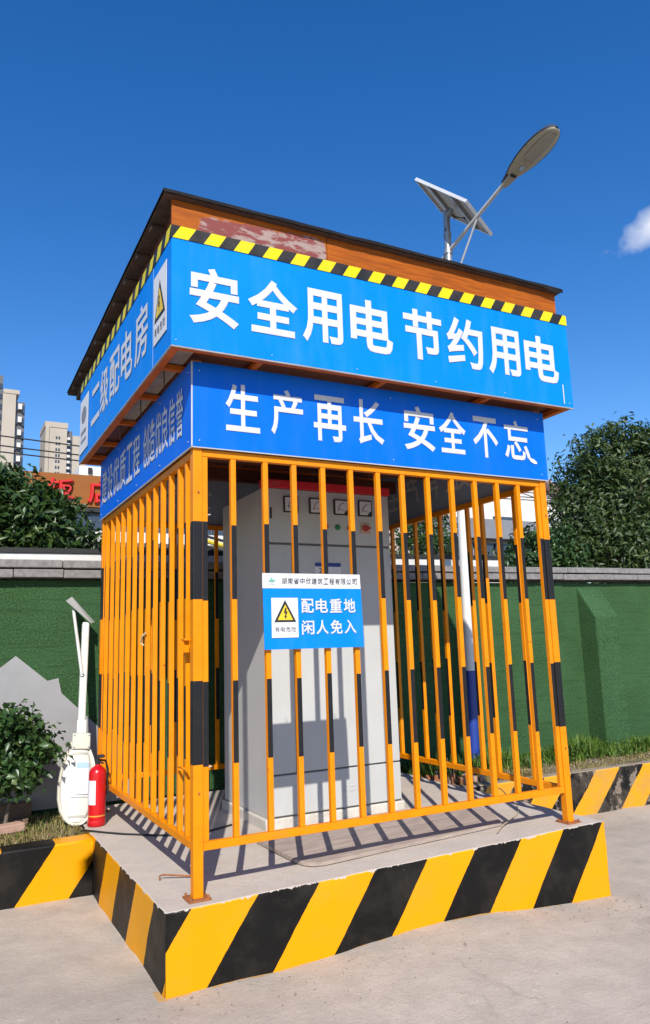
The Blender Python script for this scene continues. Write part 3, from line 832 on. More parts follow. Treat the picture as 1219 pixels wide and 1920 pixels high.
# warning plate and company plate on the side board
xo = UX0 - 0.0035
wp = MB().box(xo - 0.002, xo, -0.10, 0.165, 2.905, 3.315).build('warning_plate', paper, ul)
def tri(y0, y1, z0, z1, x): return [(x, y0, z0), (x, y1, z0), (x, (y0 + y1) / 2, z1)]
MB().prism(tri(0.140, -0.075, 3.03, 3.255, xo - 0.003), (-0.0006, 0, 0)).build('triangle_border', black_sig, wp)
MB().prism(tri(0.108, -0.043, 3.05, 3.208, xo - 0.0045), (-0.0006, 0, 0)).build('triangle_field', yellow_sig, wp)
MB().prism([(xo - 0.006, 0.045, 3.16), (xo - 0.006, 0.022, 3.16), (xo - 0.006, 0.034, 3.12), (xo - 0.006, 0.018, 3.12), (xo - 0.006, 0.04, 3.06), (xo - 0.006, 0.034, 3.10), (xo - 0.006, 0.052, 3.10)], (-0.0005, 0, 0)).build('bolt_symbol', black_sig, wp)
for i, ch in enumerate('有电危险'):
    letter(ch, (xo - 0.003, 0.14 - 0.057 * i, 2.945), (0, -0.045, 0), (0, 0, 0.052), wp, black_sig, 0.0, 'caption')
cp = MB().box(xo - 0.002, xo, 2.20, 2.56, 2.85, 3.31).build('company_plate', paper, ul)
MB().prism([(xo - 0.003, 2.38 - 0.11 * math.cos(t), 3.16 + 0.07 * math.sin(t)) for t in [k * math.pi / 8 for k in range(16)]], (-0.0006, 0, 0)).build('emblem', grey_conc, cp)
MB().box(xo - 0.0036, xo - 0.003, 2.27, 2.49, 3.00, 3.03).build('print_line', grey_conc, cp)
MB().box(xo - 0.0036, xo - 0.003, 2.27, 2.49, 2.93, 2.955).build('print_line', grey_conc, cp)
# thin pale board joint on the side board near the corner
MB().box(UX0 - 0.0034, UX0 - 0.0022, 0.186, 0.189, UZ0, UZ1 - 0.01).build('board_joint', paper_b, ul)
MB().box(UX1 - 0.09, UX1 - 0.082, UY0 - 0.0035, UY0 - 0.0024, UZ0 + 0.02, UZ0 + 0.16).build('scuff', vinyl, uf)
for xx in (-0.15, 0.40, 0.95, 1.52, 2.08, 2.66):
    MB().tube([(xx, UY0 + 0.001, UZ0 + 0.03), (xx, UY0 - 0.0045, UZ0 + 0.03)], 0.0034, 6).build('screw', steel_lt, uf)
# bottom edge trim of the upper boards
MB().box(UX0 - 0.001, UX1 + 0.001, UY0 - 0.001, UY0 + T, UZ0 - 0.008, UZ0 - 0.001).build('board_trim', soff, sh)
MB().box(UX0 - 0.001, UX0 + T, UY0 + T + .001, UY1, UZ0 - 0.008, UZ0 - 0.001).build('board_trim', soff, sh)

# ---- soffit frame between the two board rings
ora_sh = mat('shaded_orange_enamel', (0.72, 0.165, 0.012), 0.55, (0.52, 0.11, 0.01), 12, bmp=0.15, spec=0.2)  # the cage orange made redder, so shade under the boards is in the colour
MB().box(UX0 + T + .001, UX1 - T - .001, UY0 + T + .001, UY0 + 0.055, UZ0 - 0.004, UZ0 + 0.034).build('soffit_beam', ora_sh, sh, bevel=0.002)
MB().box(UX0 + T + .001, UX0 + 0.055, UY0 + 0.0565, UY1 - 0.057, UZ0 - 0.004, UZ0 + 0.034).build('soffit_beam', ora_sh, sh, bevel=0.002)
MB().box(UX1 - 0.055, UX1 - T - .001, UY0 + 0.0565, UY1 - 0.057, UZ0 - 0.004, UZ0 + 0.034).build('soffit_beam', ora_sh, sh, bevel=0.002)
MB().box(UX0 + T + .001, UX1 - T - .001, UY1 - 0.055, UY1 - T - .001, UZ0 - 0.004, UZ0 + 0.034).build('soffit_beam', ora_sh, sh, bevel=0.002)
for yy in (0.17, 0.72, 1.32, 1.92, 2.36):
    MB().box(UX0 + 0.0565, UX1 - 0.0565, yy, yy + 0.036, UZ0 - 0.002, UZ0 + 0.030).build('soffit_beam', ora_sh, sh, bevel=0.002)
for xx in (0.34, 1.16, 1.98):
    MB().box(xx, xx + 0.036, UY0 + 0.0565, 0.169, UZ0 - 0.001, UZ0 + 0.029).build('soffit_beam', ora_sh, sh, bevel=0.002)
for yy in (0.23, 0.78, 1.38):
    MB().tube([(-0.10, yy, UZ0 + 0.03), (-0.098, yy, UZ0 - 0.10)], 0.004, 6).build('hanger_rod', rooftimber, sh)
# soffit / ceiling sheets, board by board
ys_ = [UY0 + 0.012, 0.45, 0.98, 1.46, 2.02, UY1 - 0.012]
for i in range(5):
    m_ = soff if i < 3 else ply_dark
    MB().box(UX0 + 0.012, -0.004, ys_[i] + 0.003, ys_[i + 1] - 0.003, UZ0 + 0.038 + 0.002 * (i % 2), UZ0 + 0.05).build('soffit_board', m_, sh)
MB().box(0.0, UX1 - 0.012, UY0 + 0.012, -0.02, UZ0 + 0.038, UZ0 + 0.05).build('soffit_board', ply_dark, sh)
xc_ = [0.0, 0.62, 1.22, 1.85, UX1 - 0.012]
for i in range(4):
    MB().box(xc_[i] + 0.003, xc_[i + 1] - 0.003, -0.017, UY1 - 0.012, UZ0 + 0.036 + 0.002 * (i % 2), UZ0 + 0.05).build('ceiling_board', ply_dark, sh)
for yy in (0.6, 1.2, 1.8):
    MB().box(0.06, W - 0.06, yy, yy + 0.07, 2.56, 2.66).build('ceiling_joist', ply_dark, sh, bevel=0.004)

# ---- roof
def rz_(y): return 3.640 - 0.034 * (y + 0.2)
FZ = 3.4825
fb1 = MB().hexa([(-0.172, -0.168, FZ), (0.778, -0.168, FZ), (0.778, -0.150, FZ), (-0.172, -0.150, FZ)],
                [(-0.172, -0.168, 3.636), (0.778, -0.168, 3.636), (0.778, -0.150, 3.636), (-0.172, -0.150, 3.636)]).build('fascia_plank', fascia_m, sh, bevel=0.0015)
fb2 = MB().hexa([(0.783, -0.166, FZ), (2.622, -0.166, FZ), (2.622, -0.150, FZ), (0.783, -0.150, FZ)],
                [(0.783, -0.166, 3.636), (2.622, -0.166, 3.636), (2.622, -0.150, 3.636), (0.783, -0.150, 3.636)]).build('fascia_plank', fascia_m, sh, bevel=0.0015)
MB().hexa([(-0.135, -0.149, FZ), (-0.118, -0.149, FZ), (-0.118, 2.58, FZ), (-0.135, 2.58, FZ)],
          [(-0.135, -0.149, 3.636), (-0.118, -0.149, 3.636), (-0.118, 2.58, 3.543), (-0.135, 2.58, 3.543)]).build('fascia_plank', ply_dark, sh)
MB().hexa([(2.604, -0.149, FZ), (2.622, -0.149, FZ), (2.622, 2.58, FZ), (2.604, 2.58, FZ)],
          [(2.604, -0.149, 3.636), (2.622, -0.149, 3.636), (2.622, 2.58, 3.543), (2.604, 2.58, 3.543)]).build('fascia_plank', fascia_m, sh)
RX0, RX1, RY0, RY1 = -0.222, 2.648, -0.203, 3.02
rf = MB().hexa([(RX0, RY0, 3.638), (RX1, RY0, 3.638), (RX1, RY1, 3.530), (RX0, RY1, 3.530)],
               [(RX0, RY0, 3.653), (RX1, RY0, 3.653), (RX1, RY1, 3.545), (RX0, RY1, 3.545)]).build('roof_deck', rooftimber, sh)
mb = MB(); vs = []; fs = []
NX, NY = 60, 40
for j in range(NY + 1):
    for i in range(NX + 1):
        x = RX0 - 0.008 + (RX1 - RX0 + 0.016) * i / NX
        y = RY0 - 0.010 + (RY1 - RY0 + 0.02) * j / NY
        z = 3.6555 - 0.0335 * (y - RY0) + 0.004 + 0.006 * (noise.noise((x * 5, y * 5, 0)) + 0.4)
        vs.append((x, y, z))
n_ = NX + 1
for j in range(NY):
    for i in range(NX):
        fs.append((j * n_ + i, j * n_ + i + 1, (j + 1) * n_ + i + 1, (j + 1) * n_ + i))
# drooping front lip and side lips of the felt
N0 = len(vs)
for i in range(NX + 1):
    x, y, z = vs[i]
    vs.append((x, y - 0.004, 3.6415 - 0.010 * abs(noise.noise((x * 6, 1, 5))) - 0.004 * noise.noise((x * 25, 1, 5)) - (0.012 if x > 2.5 else 0)))
for i in range(NX): fs.append((N0 + i, N0 + i + 1, i + 1, i))
for side in (0, NX):
    N1 = len(vs)
    for j in range(NY + 1):
        x, y, z = vs[j * n_ + side]
        vs.append((x + (-0.003 if side == 0 else 0.003), y, z - 0.014 - 0.004 * noise.noise((y * 8, side, 2))))
    for j in range(NY): fs.append((j * n_ + side, (j + 1) * n_ + side, N1 + j + 1, N1 + j))
mb.add(vs, fs).build('roof_felt', felt, sh)
# battens under the rear overhang and side eave
for k in range(9):
    yy = 0.1 + 0.33 * k
    zt = 3.636 - 0.0336 * (yy + 0.2)
    MB().box(RX0 + 0.006, -0.137, yy, yy + 0.045, zt - 0.030, zt - 0.003).build('eave_batten', rooftimber, sh)
for xx in np.linspace(-0.15, 2.5, 7):
    MB().hexa([(xx, 2.62, 3.50), (xx + 0.05, 2.62, 3.50), (xx + 0.05, 3.0, 3.487), (xx, 3.0, 3.487)],
              [(xx, 2.62, 3.539), (xx + 0.05, 2.62, 3.539), (xx + 0.05, 3.0, 3.526), (xx, 3.0, 3.526)]).build('eave_batten', rooftimber, sh)

# ================================================================== WARNING SIGN ON THE BARS
sx0, sx1, sz0, szm, sz1 = 0.390, 1.006, 1.200, 1.532, 1.616
ws = thing('warning_sign', 'blue and white electrical warning sign tied to the front bars', 'sign', ((sx0 + sx1) / 2, -0.012, sz0))
ty = -0.013
bl = rectpanel('sign_plate', (sx0 + 0.004, ty, sz0), (sx1 + 0.012, ty, sz0 - 0.002), (sx1 + 0.004, ty, szm), (sx0, ty, szm), (0, -1, 0), 0.004, blue_hi, ws, wav=0.002)
hd = rectpanel('sign_header', (sx0 - 0.002, ty - 0.0005, szm + 0.001), (sx1 + 0.003, ty - 0.0005, szm + 0.001), (sx1, ty - 0.0005, sz1), (sx0 - 0.002, ty - 0.0005, sz1), (0, -1, 0), 0.004, paper, ws, wav=0.002)
txt = '湖南省中欣建筑工程有限公司'
hx0, hx1 = 0.497, 0.985
st = (hx1 - hx0) / len(txt)
for i, ch in enumerate(txt):
    letter(ch, (hx0 + st * i + 0.003, ty - 0.0035, 1.557), (st - 0.006, 0, 0), (0.003, 0, 0.034), hd, black_sig, 0.0, 'letter')
MB().prism([(0.425 + p_[0], ty - 0.0035, 1.575 + p_[1]) for p_ in ((-0.004, 0), (0.018, -0.008), (0.042, 0.002), (0.026, 0.006), (0.012, 0.020), (0.010, 0.006))], (0, -0.0006, 0)).build('logo', green_sig, hd)
for i, ch in enumerate('中欣建设'):
    letter(ch, (0.420 + 0.012 * i, ty - 0.0035, 1.551), (0.010, 0, 0), (0, 0, 0.010), hd, green_sig, 0.0, 'letter')
pc = MB().box(0.437, 0.598, ty - 0.0045, ty - 0.0025, 1.262, 1.480).build('pictogram_plate', paper, bl)
yy = ty - 0.0055
MB().prism([(0.452, yy, 1.347), (0.585, yy, 1.347), (0.5185, yy, 1.468)], (0, -0.0006, 0)).build('triangle_border', black_sig, pc)
yy -= 0.0014
MB().prism([(0.472, yy, 1.358), (0.565, yy, 1.358), (0.5185, yy, 1.443)], (0, -0.0006, 0)).build('triangle_field', yellow_sig, pc)
yy -= 0.0014
MB().prism([(0.5215 + q[0], yy, 1.392 + q[1]) for q in ((-0.004, 0.032), (-0.013, 0.004), (-0.003, 0.006), (-0.006, -0.013), (-0.012, -0.011), (-0.001, -0.028), (0.006, -0.012), (0.000, -0.013), (0.011, 0.014), (0.001, 0.011), (0.005, 0.032))], (0, -0.0005, 0)).build('bolt_symbol', black_sig, pc)
for i, ch in enumerate('有电危险'):
    letter(ch, (0.456 + 0.033 * i, ty - 0.0058, 1.293), (0.028, 0, 0), (0, 0, 0.028), pc, black_sig, 0.0, 'caption')
for row, z0, z1 in (('配电重地', 1.395, 1.475), ('闲人免入', 1.275, 1.355)):
    for i, ch in enumerate(row):
        letter(ch, (0.619 + 0.0900 * i, ty - 0.0045, z0), (0.078, 0, 0), (0, 0, z1 - z0), bl, vinyl, 0.022)
for xx in (sx0 + 0.03, 0.55, 0.93):
    MB().tube([(xx, ty - 0.006, sz1 - 0.012), (xx, 0.02, sz1 - 0.006), (xx + 0.006, 0.045, sz1 - 0.012)], 0.0018, 5).build('wire_tie', steel, ws)

# ================================================================== POWER CABINET
cx0, cx1, cy0, cy1 = 0.845, 1.905, 1.055, 1.885
cz0, cz1 = 0.085, 2.345
cb = thing('power_cabinet', 'tall light grey power distribution cabinet with four meters inside the cage', 'cabinet', ((cx0 + cx1) / 2, (cy0 + cy1) / 2, 0.02))
MB().box(cx0 - 0.02, cx1 + 0.02, cy0 - 0.02, cy1 + 0.02, 0.003, cz0 - 0.001).build('plinth', plinth_m, cb, bevel=0.01)
MB().box(cx0, cx1, cy0 + 0.004, cy1, cz0, cz1).build('body', cab_paint, cb, bevel=0.006)
MB().box(cx0 + 0.012, cx1 - 0.012, cy0 + 0.0005, cy0 + 0.0035, cz0 + 0.012, cz1 - 0.004).build('gap_shadow_strip', cab_gap, cb)
def cpanel(name, x0, x1, z0, z1): return MB().box(x0, x1, cy0 - 0.020, cy0, z0, z1).build(name, cab_paint, cb, bevel=0.004)
tp = cpanel('instrument_panel', cx0 + 0.008, cx1 - 0.008, 1.950, cz1 - 0.002)
d1 = cpanel('door', cx0 + 0.008, 1.057, 0.366, 1.934)
d2 = cpanel('door', 1.066, cx1 - 0.008, 0.366, 1.934)
bt = cpanel('bottom_panel', cx0 + 0.008, cx1 - 0.008, cz0 + 0.012, 0.355)
hdb = MB().box(cx0 - 0.004, cx1 + 0.004, cy0 - 0.028, cy0 + 0.05, cz1 + 0.001, cz1 + 0.062).build('header_strip', red_lab, cb, bevel=0.003)
for i, ch in enumerate('GGD'):
    letter(ch, (cx0 + 0.03 + 0.034 * i, cy0 - 0.030, cz1 + 0.018), (0.026, 0, 0), (0, 0, 0.026), hdb, mat('faded_pink_print', (0.62, 0.25, 0.25), 0.5), 0.0)
fy = cy0 - 0.020
for mx0, mx1, mz0, mz1 in ((1.000, 1.118, 2.170, 2.290), (1.207, 1.325, 2.170, 2.288), (1.412, 1.535, 2.172, 2.290), (1.622, 1.742, 2.172, 2.296)):
    me_ = MB().box(mx0, mx1, fy - 0.014, fy - 0.001, mz0, mz1).build('meter', black_sig, tp, bevel=0.004)
    k = 0.010
    dm = MB().prism([(mx0 + k, fy - 0.0155, mz0 + k), (mx1 - 0.045, fy - 0.0155, mz0 + k), (mx1 - k, fy - 0.0155, mz0 + 0.045), (mx1 - k, fy - 0.0155, mz1 - k), (mx0 + k, fy - 0.0155, mz1 - k)], (0, 0.0010, 0)).build('dial', paper, tp)
    arc = [(mx0 + 0.095 + 0.062 * math.cos(t), fy - 0.0175, mz0 + 0.032 + 0.062 * math.sin(t)) for t in np.linspace(R(100), R(185), 8)]
    MB().tube(arc, 0.002, 4).build('dial_scale', black_sig, tp)
    MB().tube([(mx1 - 0.03, fy - 0.0175, mz0 + 0.03), (mx0 + 0.035, fy - 0.0175, mz0 + 0.045)], 0.0018, 4).build('needle', black_sig, tp)
green_b = mat('green_button', (0.01, 0.22, 0.05), 0.3)
red_b = mat('red_button', (0.5, 0.02, 0.015), 0.3)
for xx, m_ in ((1.340, red_b), (1.440, green_b), (1.545, red_b)):
    MB().tube([(xx, fy, 2.078), (xx, fy - 0.012, 2.078), (xx, fy - 0.016, 2.078)], [0.021, 0.021, 0.014], 16).build('button', m_, tp)
rsw = MB().box(1.640, 1.722, fy - 0.006, fy - 0.001, 2.040, 2.122).build('rotary_switch', mat('pale_orange_plate', (0.62, 0.40, 0.28), 0.5), tp, bevel=0.002)
MB().tube([(1.681, fy - 0.0065, 2.081), (1.681, fy - 0.020, 2.081)], 0.024, 16).build('switch_knob', red_b, tp)
MB().box(1.645, 1.717, fy - 0.030, fy - 0.0205, 2.074, 2.088).build('switch_handle', red_b, tp, bevel=0.002)
lp_ = MB().box(1.244, 1.456, fy - 0.002, fy - 0.0008, 1.700, 1.810).build('label_plate', paper, d2)
MB().box(1.244, 1.456, fy - 0.0034, fy - 0.0024, 1.782, 1.810).build('label_band', navy_sig, d2)
for i, ch in enumerate('2#'):
    letter(ch, (1.275 + 0.032 * i, fy - 0.0036, 1.735), (0.024, 0, 0), (0, 0, 0.035), d2, black_sig, 0.0)
MB().box(0.895, 0.907, fy - 0.010, fy - 0.001, 2.12, 2.20).build('hinge', black_sig, tp, bevel=0.003)
lkm = MB().box(1.085, 1.103, fy - 0.012, fy - 0.001, 1.02, 1.14).build('door_handle', steel, d2, bevel=0.004)
for zz in (0.55, 1.72):
    MB().box(0.862, 0.872, fy - 0.008, fy - 0.001, zz, zz + 0.06).build('hinge', steel_lt, d1, bevel=0.002)
for (xx, zz) in ((1.42, 0.20), (1.47, 0.20), (1.52, 0.20), (1.42, 0.23), (1.47, 0.23), (1.52, 0.23)):
    MB().box(xx, xx + 0.035, fy - 0.003, fy - 0.0005, zz, zz + 0.006).build('vent_louvre', cab_paint, bt)

# ================================================================== THINGS ON THE PLATFORM
# fire extinguisher
ex = thing('fire_extinguisher', 'red fire extinguisher standing at the rear left corner of the cage', 'extinguisher', (-0.088, 1.985, 0.0))
c0 = (-0.088, 1.985, 0.0)
red_band = mat('gold_band', (0.75, 0.34, 0.05), 0.35)
MB().lathe(c0, [(0.0, 0.0), (0.058, 0.0), (0.063, 0.006), (0.063, 0.034), (0.0605, 0.040), (0.0615, 0.046), (0.0615, 0.068), (0.0615, 0.077), (0.0615, 0.350), (0.060, 0.366), (0.052, 0.386), (0.036, 0.402), (0.020, 0.410), (0.018, 0.420), (0, 0.420)], 32,
           mis=[0, 0, 0, 0, 0, 0, 1, 0, 0, 0, 0, 0, 0, 0]).build('cylinder', [red_ext, red_band], ex, smooth=True)
MB().lathe(c0, [(0.0, 0.4205), (0.017, 0.4205), (0.017, 0.444), (0.011, 0.448), (0.011, 0.470), (0, 0.470)], 16).build('valve', rubber, ex, smooth=True)
MB().prism([(-0.100, 1.975, 0.462), (-0.060, 1.935, 0.468), (-0.052, 1.930, 0.478), (-0.064, 1.942, 0.490), (-0.100, 1.975, 0.486)], (0.010, 0.010, 0)).build('squeeze_lever', rubber, ex)
MB().prism([(-0.100, 1.975, 0.438), (-0.062, 1.938, 0.425), (-0.058, 1.934, 0.432), (-0.098, 1.973, 0.448)], (0.010, 0.010, 0)).build('carry_handle', rubber, ex)
lab = MB(); vs = []; fs = []
for i in range(9):
    a_ = R(-178 + 8.5 * i)
    for z in (0.150, 0.315):
        vs.append((c0[0] + 0.0628 * math.cos(a_), c0[1] + 0.0628 * math.sin(a_), z))
for i in range(8): fs.append((2 * i, 2 * i + 2, 2 * i + 3, 2 * i + 1))
lab.add(vs, fs).build('paper_label', paper, ex)
MB().tube([(-0.088, 1.985, 0.45), (-0.03, 1.995, 0.44), (-0.012, 2.00, 0.38), (-0.015, 2.00, 0.20)], 0.008, 8).build('hose', rubber, ex, smooth=True)

# plywood sheet lying on the slab
py_ = thing('plywood_sheet', 'thin weathered plywood sheet lying on the slab in front of the cabinet', 'plywood', (1.5, 0.5, 0.03))
poly = [(0.66, 0.80), (0.675, 0.27), (0.69, 0.20), (0.725, 0.150), (0.79, 0.125), (1.45, 0.160), (2.12, 0.205), (2.28, 0.52), (2.33, 0.86), (1.5, 0.86)]
def pz(x, y): return ptop(x) + 0.005 + 0.006 * max(0, noise.noise((x * 1.6, y * 1.6, 3)))
nn = len(poly)
top_ = []; 
cxp, cyp = 1.45, 0.55
rings = [1.0, 0.8, 0.55, 0.25]
vs = []; fs = []
dense = []
for i in range(nn):
    a_, b_ = Vector(poly[i]), Vector(poly[(i + 1) % nn])
    k = max(1, int((b_ - a_).length / 0.08))
    for q in range(k): dense.append(a_.lerp(b_, q / k))
m_ = len(dense)
for r_ in rings:
    for p_ in dense:
        x, y = cxp + (p_.x - cxp) * r_, cyp + (p_.y - cyp) * r_
        vs.append((x, y, pz(x, y) + 0.020))
vs.append((cxp, cyp, pz(cxp, cyp) + 0.020))
for k in range(3):
    for i in range(m_):
        j = (i + 1) % m_
        fs.append((k * m_ + i, k * m_ + j, (k + 1) * m_ + j, (k + 1) * m_ + i))
for i in range(m_): fs.append((3 * m_ + i, 3 * m_ + (i + 1) % m_, 4 * m_))
nb = len(vs)
for p_ in dense: vs.append((p_.x, p_.y, pz(p_.x, p_.y)))
for i in range(m_):
    j = (i + 1) % m_
    fs.append((i, nb + i, nb + j, j))
MB().add(vs, fs).build('board', ply_board, py_, smooth=True)
# black cable crossing the left of the slab
cbl = MB().tube([(-0.24, 1.93, -0.03), (-0.20, 1.87, 0.004), (-0.16, 1.80, 0.008), (-0.08, 1.69, 0.007), (0.02, 1.57, 0.007), (0.10, 1.49, 0.008), (0.20, 1.39, 0.010), (0.31, 1.30, 0.011), (0.48, 1.27, 0.014), (0.70, 1.35, 0.018)], 0.0065, 8).build('power_cable', cable_m, smooth=True)
tag(cbl, 'thin black cable running across the slab from the extinguisher into the cage', 'cable')
rb = MB().tube([(-0.052, 0.425, 0.004), (-0.050, 0.437, 0.020), (-0.030, 0.440, 0.024), (0.03, 0.405, 0.020), (0.10, 0.368, 0.014), (0.14, 0.35, 0.008)], 0.005, 7).build('bent_rebar', rust, smooth=True)
tag(rb, 'short bent rusty rod lying on the slab beside the front left post', 'rod')
wr = MB().tube([(2.95, 1.55, -0.0 + 0.045), (2.86, 1.42, 0.055), (2.70, 1.10, 0.10), (2.62, 0.80, 0.12), (2.55, 0.55, 0.05), (2.43, 0.40, 0.043), (2.25, 0.26, 0.05), (2.08, 0.15, 0.055), (1.96, 0.06, 0.045)], 0.0035, 6).build('loose_wire', wire_m, smooth=True)
tag(wr, 'thin pale wire curling over the right end of the slab', 'wire')
# ================================================================== STREET LAMP WITH SOLAR PANEL
sl = thing('solar_street_lamp', 'solar street lamp rising behind the shelter, white pole with blue foot', 'street lamp', (3.774, 2.568, -0.08))
bx, by = 3.774, 2.568
def pole_pt(z): return Vector((bx + 0.0165 * z, by, z))
MB().tube([pole_pt(z) for z in (-0.15, 0.4, 0.91)], [0.056, 0.056, 0.055], 20).build('pole_foot', blue_pole, sl, smooth=True)
MB().tube([pole_pt(z) for z in (0.9101, 2.0, 3.5, 4.2)], [0.0545, 0.053, 0.050, 0.048], 20).build('pole_shaft', white_pole, sl, smooth=True)
MB().tube([pole_pt(z) for z in (4.2001, 5.3, 6.17)], [0.044, 0.041, 0.037], 16).build('pole_top', steel, sl, smooth=True)
a0, a1 = pole_pt(5.65), Vector((3.937, 1.648, 5.982))
arm_dir = (a1 - a0).normalized()
MB().tube([a0, a1 + arm_dir * 0.03], [0.024, 0.021], 12).build('arm', steel_lt, sl, smooth=True)
MB().tube([a0 - arm_dir * 0.26 + Vector((0, 0, 0)), a0], 0.020, 10).build('arm_tail', steel_lt, sl, smooth=True)
MB().tube([pole_pt(5.18) + Vector((0, -0.04, 0)), a0.lerp(a1, 0.53) - Vector((0, 0, 0.02))], 0.011, 8).build('brace', steel_lt, sl, smooth=True)
for zz in (5.65, 5.40, 5.86):
    MB().tube([pole_pt(zz - 0.03), pole_pt(zz + 0.03)], 0.050 if zz < 5.8 else 0.045, 14).build('collar', steel, sl, smooth=True)
# lamp head: flat egg along the arm
hA = a1 + arm_dir * 0.0
hB = Vector((3.996, 0.910, 6.169))
hd_ = (hB - hA); hl = hd_.length; hd_.normalize()
hs_ = hd_.cross(Vector((0, 0, 1))).normalized()
hu_ = hs_.cross(hd_).normalized()
def egg(t):
    # half width along the head, t 0..1
    pts = [(0, 0.036), (0.10, 0.058), (0.25, 0.112), (0.42, 0.150), (0.60, 0.166), (0.74, 0.160), (0.85, 0.139), (0.93, 0.105), (0.975, 0.066), (1.0, 0.012)]
    for i in range(len(pts) - 1):
        if pts[i][0] <= t <= pts[i + 1][0]:
            f = (t - pts[i][0]) / (pts[i + 1][0] - pts[i][0])
            return pts[i][1] * (1 - f) + pts[i + 1][1] * f
    return 0.004
TT = [0, 0.05, 0.1, 0.18, 0.25, 0.33, 0.42, 0.5, 0.6, 0.68, 0.76, 0.82, 0.88, 0.92, 0.96, 0.985, 1.0]
def shell(scale_w, z0, dome, t0=0.0, t1=1.0, n=10, flat=False, A=hA, d=hd_, s=hs_, u=hu_, L=hl, eg=egg):
    vs = []; fs = []
    for t in TT:
        tt = t0 + (t1 - t0) * t
        wv = eg(tt) * scale_w
        for k in range(n + 1):
            q = -1 + 2 * k / n
            z = z0 + (0 if flat else dome * math.sqrt(max(0, 1 - q * q)) * min(1, wv / 0.06))
            vs.append(A + d * (L * tt) + s * (wv * q) + u * z)
    m_ = n + 1
    for i in range(len(TT) - 1):
        for k in range(n):
            fs.append((i * m_ + k, i * m_ + k + 1, (i + 1) * m_ + k + 1, (i + 1) * m_ + k))
    return vs, fs
v_, f_ = shell(1.0, 0.0, 0.065)
MB().add(v_, f_).build('lamp_housing', navy, sl, smooth=True)
v_, f_ = shell(1.0, 0.0, 0, flat=True)
MB().add(v_, f_).build('housing_rim', navy, sl)
v_, f_ = shell(0.92, -0.004, -0.024, 0.16, 0.992)
MB().add(v_, f_).build('lens', lamp_dirty, sl, smooth=True)
v_, f_ = shell(0.55, -0.030, -0.014, 0.48, 0.93)
MB().add(v_, f_).build('led_window', mat('led_board', (0.36, 0.34, 0.28), 0.5), sl, smooth=True)
q0 = hA + hd_ * (hl * 0.30) + hu_ * (-0.036) - hs_ * 0.028
MB().add([q0, q0 + hd_ * 0.05, q0 + hd_ * 0.05 + hs_ * 0.052, q0 + hs_ * 0.052], [(0, 1, 2, 3)]).build('rating_label', paper_b, sl)
cl_ = [hA + hd_ * (hl * t) + hs_ * q for t, q in ((-0.02, -0.03), (-0.02, 0.03), (0.17, 0.05), (0.17, -0.05))]
MB().prism([p_ + hu_ * (-0.036) for p_ in cl_], hu_ * 0.034).build('clamp', lamp_dirty, sl, bevel=0.004)
cl2 = [hA + hd_ * (hl * t) + hs_ * q for t, q in ((0.175, -0.02), (0.175, 0.045), (0.21, 0.045), (0.21, -0.02))]
MB().prism([p_ + hu_ * (-0.045) for p_ in cl2], hu_ * 0.02).build('cable_gland', rubber, sl)
# solar panel
pA = Vector((3.542, 2.677, 6.566))
eU = Vector((0.190, -0.648, -0.615)); eV = Vector((0.583, 0.280, -0.114))
nU = eU.normalized(); eV = (eV - nU * eV.dot(nU)); nV = eV.normalized()
nP = nU.cross(nV).normalized()
if nP.z < 0: nP = -nP
def quad(o, u0, u1, v0, v1, z0, z1):
    c = [o + nU * a_ + nV * b_ for a_, b_ in ((u0, v0), (u1, v0), (u1, v1), (u0, v1))]
    return MB().hexa([p_ + nP * z0 for p_ in c], [p_ + nP * z1 for p_ in c])
LU, LV = eU.length, eV.length
pan = quad(pA, 0.012, LU - 0.012, 0.012, LV - 0.012, 0.010, 0.014).build('solar_cells', solar_m, sl)
quad(pA, 0.012, LU - 0.012, 0.012, LV - 0.012, 0.004, 0.0095).build('backsheet', backsheet, sl)
for (u0, u1, v0, v1) in ((0, LU, 0, 0.012), (0, LU, LV - 0.012, LV), (0, 0.012, 0.0122, LV - 0.0122), (LU - 0.012, LU, 0.0122, LV - 0.0122)):
    quad(pA, u0, u1, v0, v1, -0.018, 0.018).build('frame_rail', alu, sl)
for f in (0.28, 0.72):
    quad(pA, LU * f - 0.018, LU * f + 0.018, 0.02, LV - 0.02, -0.030, 0.0035).build('support_rail', steel, sl)
quad(pA, LU * 0.60, LU * 0.60 + 0.09, LV * 0.72, LV * 0.72 + 0.06, -0.020, 0.0035).build('junction_box', rubber, sl)
pc_ = pA + nU * (LU * 0.5) + nV * (LV * 0.5) - nP * 0.03
MB().tube([pole_pt(6.10), pc_], [0.036, 0.030], 12).build('panel_bracket', steel, sl, smooth=True)
MB().tube([pA + nU * (LU * 0.6 + 0.04) + nV * (LV * 0.72) - nP * 0.02, pc_ - nP * 0.06 + nV * 0.05, pole_pt(5.9) + Vector((-0.05, -0.02, 0))], 0.006, 6).build('lead_cable', cable_m, sl, smooth=True)

